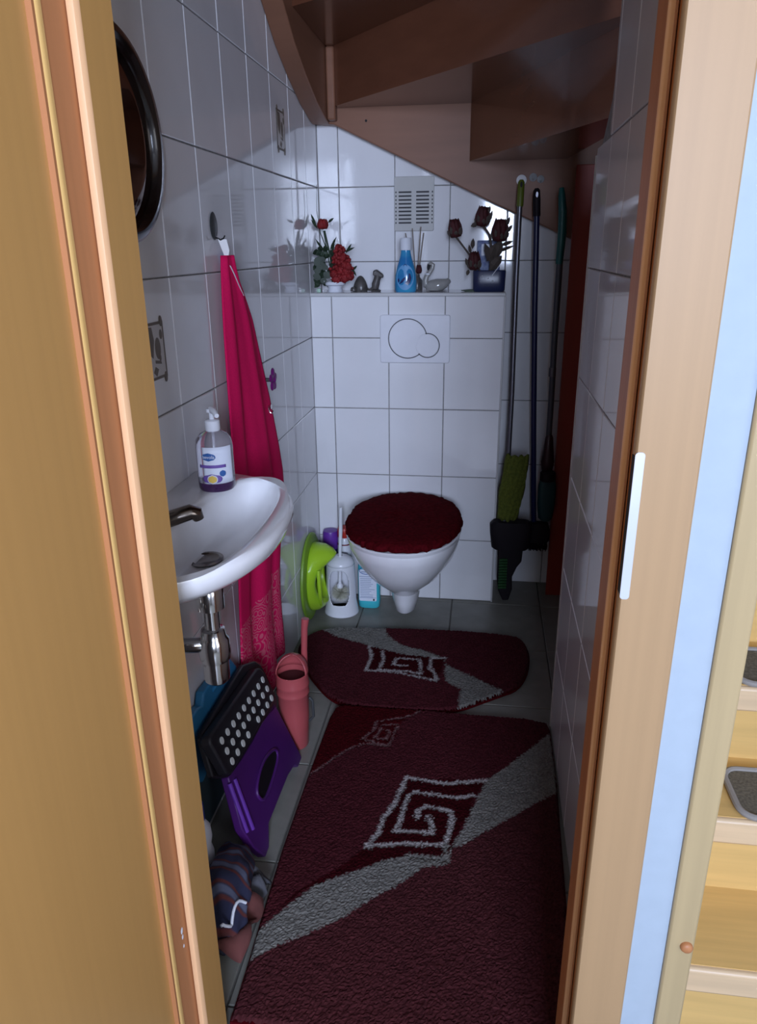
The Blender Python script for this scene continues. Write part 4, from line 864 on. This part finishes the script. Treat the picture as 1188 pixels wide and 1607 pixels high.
def rug(name, label, outline, layers, h, x0, x1, y0, y1, step=.0034, seed=0, base=BASE):
    rng = np.random.RandomState(seed); nx = int((x1-x0)/step)+1; ny = int((y1-y0)/step)+1
    X, Y = np.meshgrid(np.linspace(x0,x1,nx), np.linspace(y0,y1,ny)); 
    jx = X+rng.uniform(-.4,.4,X.shape)*step; jy = Y+rng.uniform(-.4,.4,X.shape)*step
    ins = inpoly(jx, jy, outline); edge = dline(jx, jy, outline+outline[:1])
    wob = rng.uniform(-1,1,X.shape)*.0035; qx = jx+.003*np.sin(Y*900+X*300)+wob*.6; qy = jy+wob
    Cc = np.zeros(X.shape+(3,)); Cc[:] = base; hh = np.full(X.shape, 1.)
    for kind, P_, col, wd in layers:
        m = inpoly(qx, qy, P_) if kind == 'poly' else dline(qx, qy, P_) < wd
        Cc[m] = col; hh[m] = .86 if kind == 'line' else 1.
    blot = np.sin(X*61+Y*37)*np.sin(X*23-Y*71)*.06; tone = (1+rng.normal(0,.16,X.shape)+blot); Cc *= np.clip(tone,.5,1.6)[...,None]
    Zz = h*hh*np.clip(edge/.006, .15, 1)**.5 + rng.uniform(-.0017,.0017,X.shape)
    idx = -np.ones(X.shape, int); idx[ins] = np.arange(ins.sum())
    V = np.stack([jx[ins], jy[ins], Zz[ins]], 1); F_ = []
    a, b_, c, d = idx[:-1,:-1], idx[:-1,1:], idx[1:,1:], idx[1:,:-1]; ok = (a >= 0) & (b_ >= 0) & (c >= 0) & (d >= 0)
    F_ = np.stack([a[ok], b_[ok], c[ok], d[ok]], 1)
    me = bpy.data.meshes.new(name); me.from_pydata(V.tolist(), [], F_.tolist()); me.update()
    at = me.color_attributes.new('dye', 'FLOAT_COLOR', 'POINT'); cc = np.ones((len(V),4)); cc[:,:3] = Cc[ins]; at.data.foreach_set('color', cc.ravel())
    me.materials.append(M_rug); o = bpy.data.objects.new(name, me); COL.objects.link(o); tag(o, label, 'rug')
    cxm, cym = (x0+x1)/2, (y0+y1)/2; me.transform(Matrix.Translation((-cxm,-cym,0))); o.location = (cxm, cym, 0)
    MB().prism(outline, .0015, h*.45).build('backing', M_furred, o, smooth=0)
    return o
R2_corner = [(-0.404,1.84),(-0.144,1.84),(-0.161,1.815),(-0.181,1.793),(-0.193,1.767),(-0.21,1.666),(-0.287,1.65),(-0.32,1.635),(-0.42,1.49),(-0.42,1.84)]
R2_thin = [(-0.144,1.836),(-0.16,1.811),(-0.196,1.789),(-0.264,1.764),(-0.268,1.722),(-0.292,1.678),(-0.217,1.659),(-0.206,1.718),(-0.203,1.757),(-0.246,1.748),(-0.251,1.712),(-0.26,1.688),(-0.227,1.686),(-0.221,1.722),(-0.237,1.735)]
R2_thin2 = [(-0.213,1.66),(-0.281,1.66),(-0.311,1.645),(-0.337,1.614),(-0.42,1.495)]
R2_band = [(0.26,1.81),(0.229,1.778),(0.157,1.684),(0.101,1.614),(0.048,1.553),(0.008,1.425),(-0.011,1.364),(-0.033,1.326),(-0.037,1.28),(-0.123,1.28),(-0.178,1.262),(-0.261,1.209),(-0.316,1.174),(-0.37,1.102),(-0.407,1.045),(-0.43,1.00),(-0.43,.96),(-0.35,1.03),(-0.296,1.063),(-0.241,1.103),(-0.186,1.161),(-0.127,1.209),(-0.086,1.256),(-0.036,1.266),(-0.027,1.315),(0.007,1.339),(0.036,1.37),(0.084,1.409),(0.147,1.468),(0.222,1.532),(.26,1.56)]
R2_low = [(-0.43,.96),(-0.35,1.03),(-0.296,1.063),(-0.241,1.103),(-0.186,1.161),(-0.127,1.209),(-0.086,1.256),(-0.036,1.266),(-0.027,1.315),(0.007,1.339),(0.036,1.37),(0.084,1.409),(0.147,1.468),(0.222,1.532),(.26,1.56),(.26,.8),(-.43,.8)]
R2_dark = [(-0.155,1.537),(0.048,1.553),(0.019,1.488),(0.008,1.425),(-0.017,1.364),(-0.037,1.284),(-0.123,1.28),(-0.178,1.262),(-0.262,1.212),(-0.33,1.165),(-0.38,1.10),(-.35,1.155),(-0.266,1.236),(-0.221,1.297),(-0.201,1.34),(-0.195,1.39),(-0.176,1.436)]
R2_s1 = [(0.048,1.553),(-0.056,1.527),(-0.082,1.531),(-0.155,1.537),(-0.163,1.492),(-0.176,1.436),(-0.195,1.39),(-0.201,1.34),(-0.221,1.297),(-0.138,1.316),(-0.091,1.319),(-0.045,1.325),(-0.038,1.361),(-0.031,1.411),(-0.038,1.432),(-0.095,1.442),(-0.115,1.426),(-0.116,1.4)]
R2_s2 = [(0.019,1.493),(-0.021,1.481),(-0.066,1.482),(-0.127,1.488),(-0.142,1.477),(-0.153,1.396),(-0.163,1.353),(-0.076,1.356),(-0.078,1.38),(-0.089,1.408)]
R2_s3 = [(-.045,1.325),(-.037,1.282),(-.123,1.283)]
big = [(-.402,.875),(.192,.875),(.198,.943),(.214,1.219),(.226,1.59),(.226,1.796),(.220,1.821),(.158,1.835),(-.148,1.838),(-.382,1.835),(-.398,1.817),(-.404,1.778),(-.410,1.499),(-.412,1.266),(-.408,1.107),(-.404,.989)]
rug('large_bath_rug', 'large wine red bath rug with grey band and big spiral', big,
    [('poly',R2_corner,SAT,0),('poly',R2_low,LOW,0),('poly',R2_band,GREY,0),('poly',R2_dark,DARK,0),('line',R2_thin,(.13,.075,.075),.0032),('line',R2_thin2,(.13,.075,.075),.003),('line',R2_s1,LINE,.0065),('line',R2_s2,LINE,.006),('line',R2_s3,GREY,.007)],
    .020, -.42, .235, .87, 1.845, seed=1, base=MID)
R1_out = [(-.595,2.155),(-.585,2.219),(-.545,2.28),(-.49,2.298),(-.429,2.309),(-.3,2.319),(-.044,2.332),(.136,2.318),(.175,2.293),(.193,2.2),(.180,2.086),(.145,1.993),(.094,1.956),(.024,1.903),(-.035,1.858),(-.132,1.838),(-.256,1.836),(-.371,1.842),(-.430,1.875),(-.504,1.972),(-.566,2.074)]
R1_band = [(-.56,2.29),(-.431,2.33),(-.318,2.33),(-.292,2.254),(-.24,2.198),(-.159,2.174),(-.105,2.139),(-.077,2.086),(-.018,2.047),(.094,1.966),(.11,1.94),(.032,1.900),(-.035,1.85),(-.031,1.958),(-.081,1.995),(-.088,2.133),(-.147,2.129),(-.234,2.14),(-.297,2.157),(-.354,2.185),(-.46,2.225)]
R1_a = [(-.348,2.177),(-.329,2.103),(-.338,2.026),(-.247,2.031),(-.196,2.018),(-.109,1.994),(-.115,2.035),(-.134,2.063),(-.134,2.127),(-.088,2.133)]
R1_b = [(-.301,2.157),(-.288,2.092),(-.298,2.036),(-.206,2.039),(-.16,2.029),(-.164,2.075),(-.172,2.114),(-.248,2.113),(-.252,2.072),(-.21,2.07)]
R1_dark = [(-.348,2.177),(-.303,2.165),(-.234,2.14),(-.148,2.134),(-.088,2.133),(-.096,2.053),(-.109,1.994),(-.196,2.018),(-.338,2.026),(-.329,2.103)]
for _ in range(3):
    R1_out = [q for i in range(len(R1_out)) for q in (tuple(.75*R1_out[i][j]+.25*R1_out[(i+1)%len(R1_out)][j] for j in (0,1)), tuple(.25*R1_out[i][j]+.75*R1_out[(i+1)%len(R1_out)][j] for j in (0,1)))]
rug('small_toilet_rug', 'small rounded wine red rug lying in front of the toilet', R1_out,
    [('poly',R1_band,GREY,0),('poly',R1_dark,DARK,0),('line',R1_a,LINE,.0055),('line',R1_b,LINE,.005)], .020, -.605, .205, 1.83, 2.34, seed=2, base=MID)
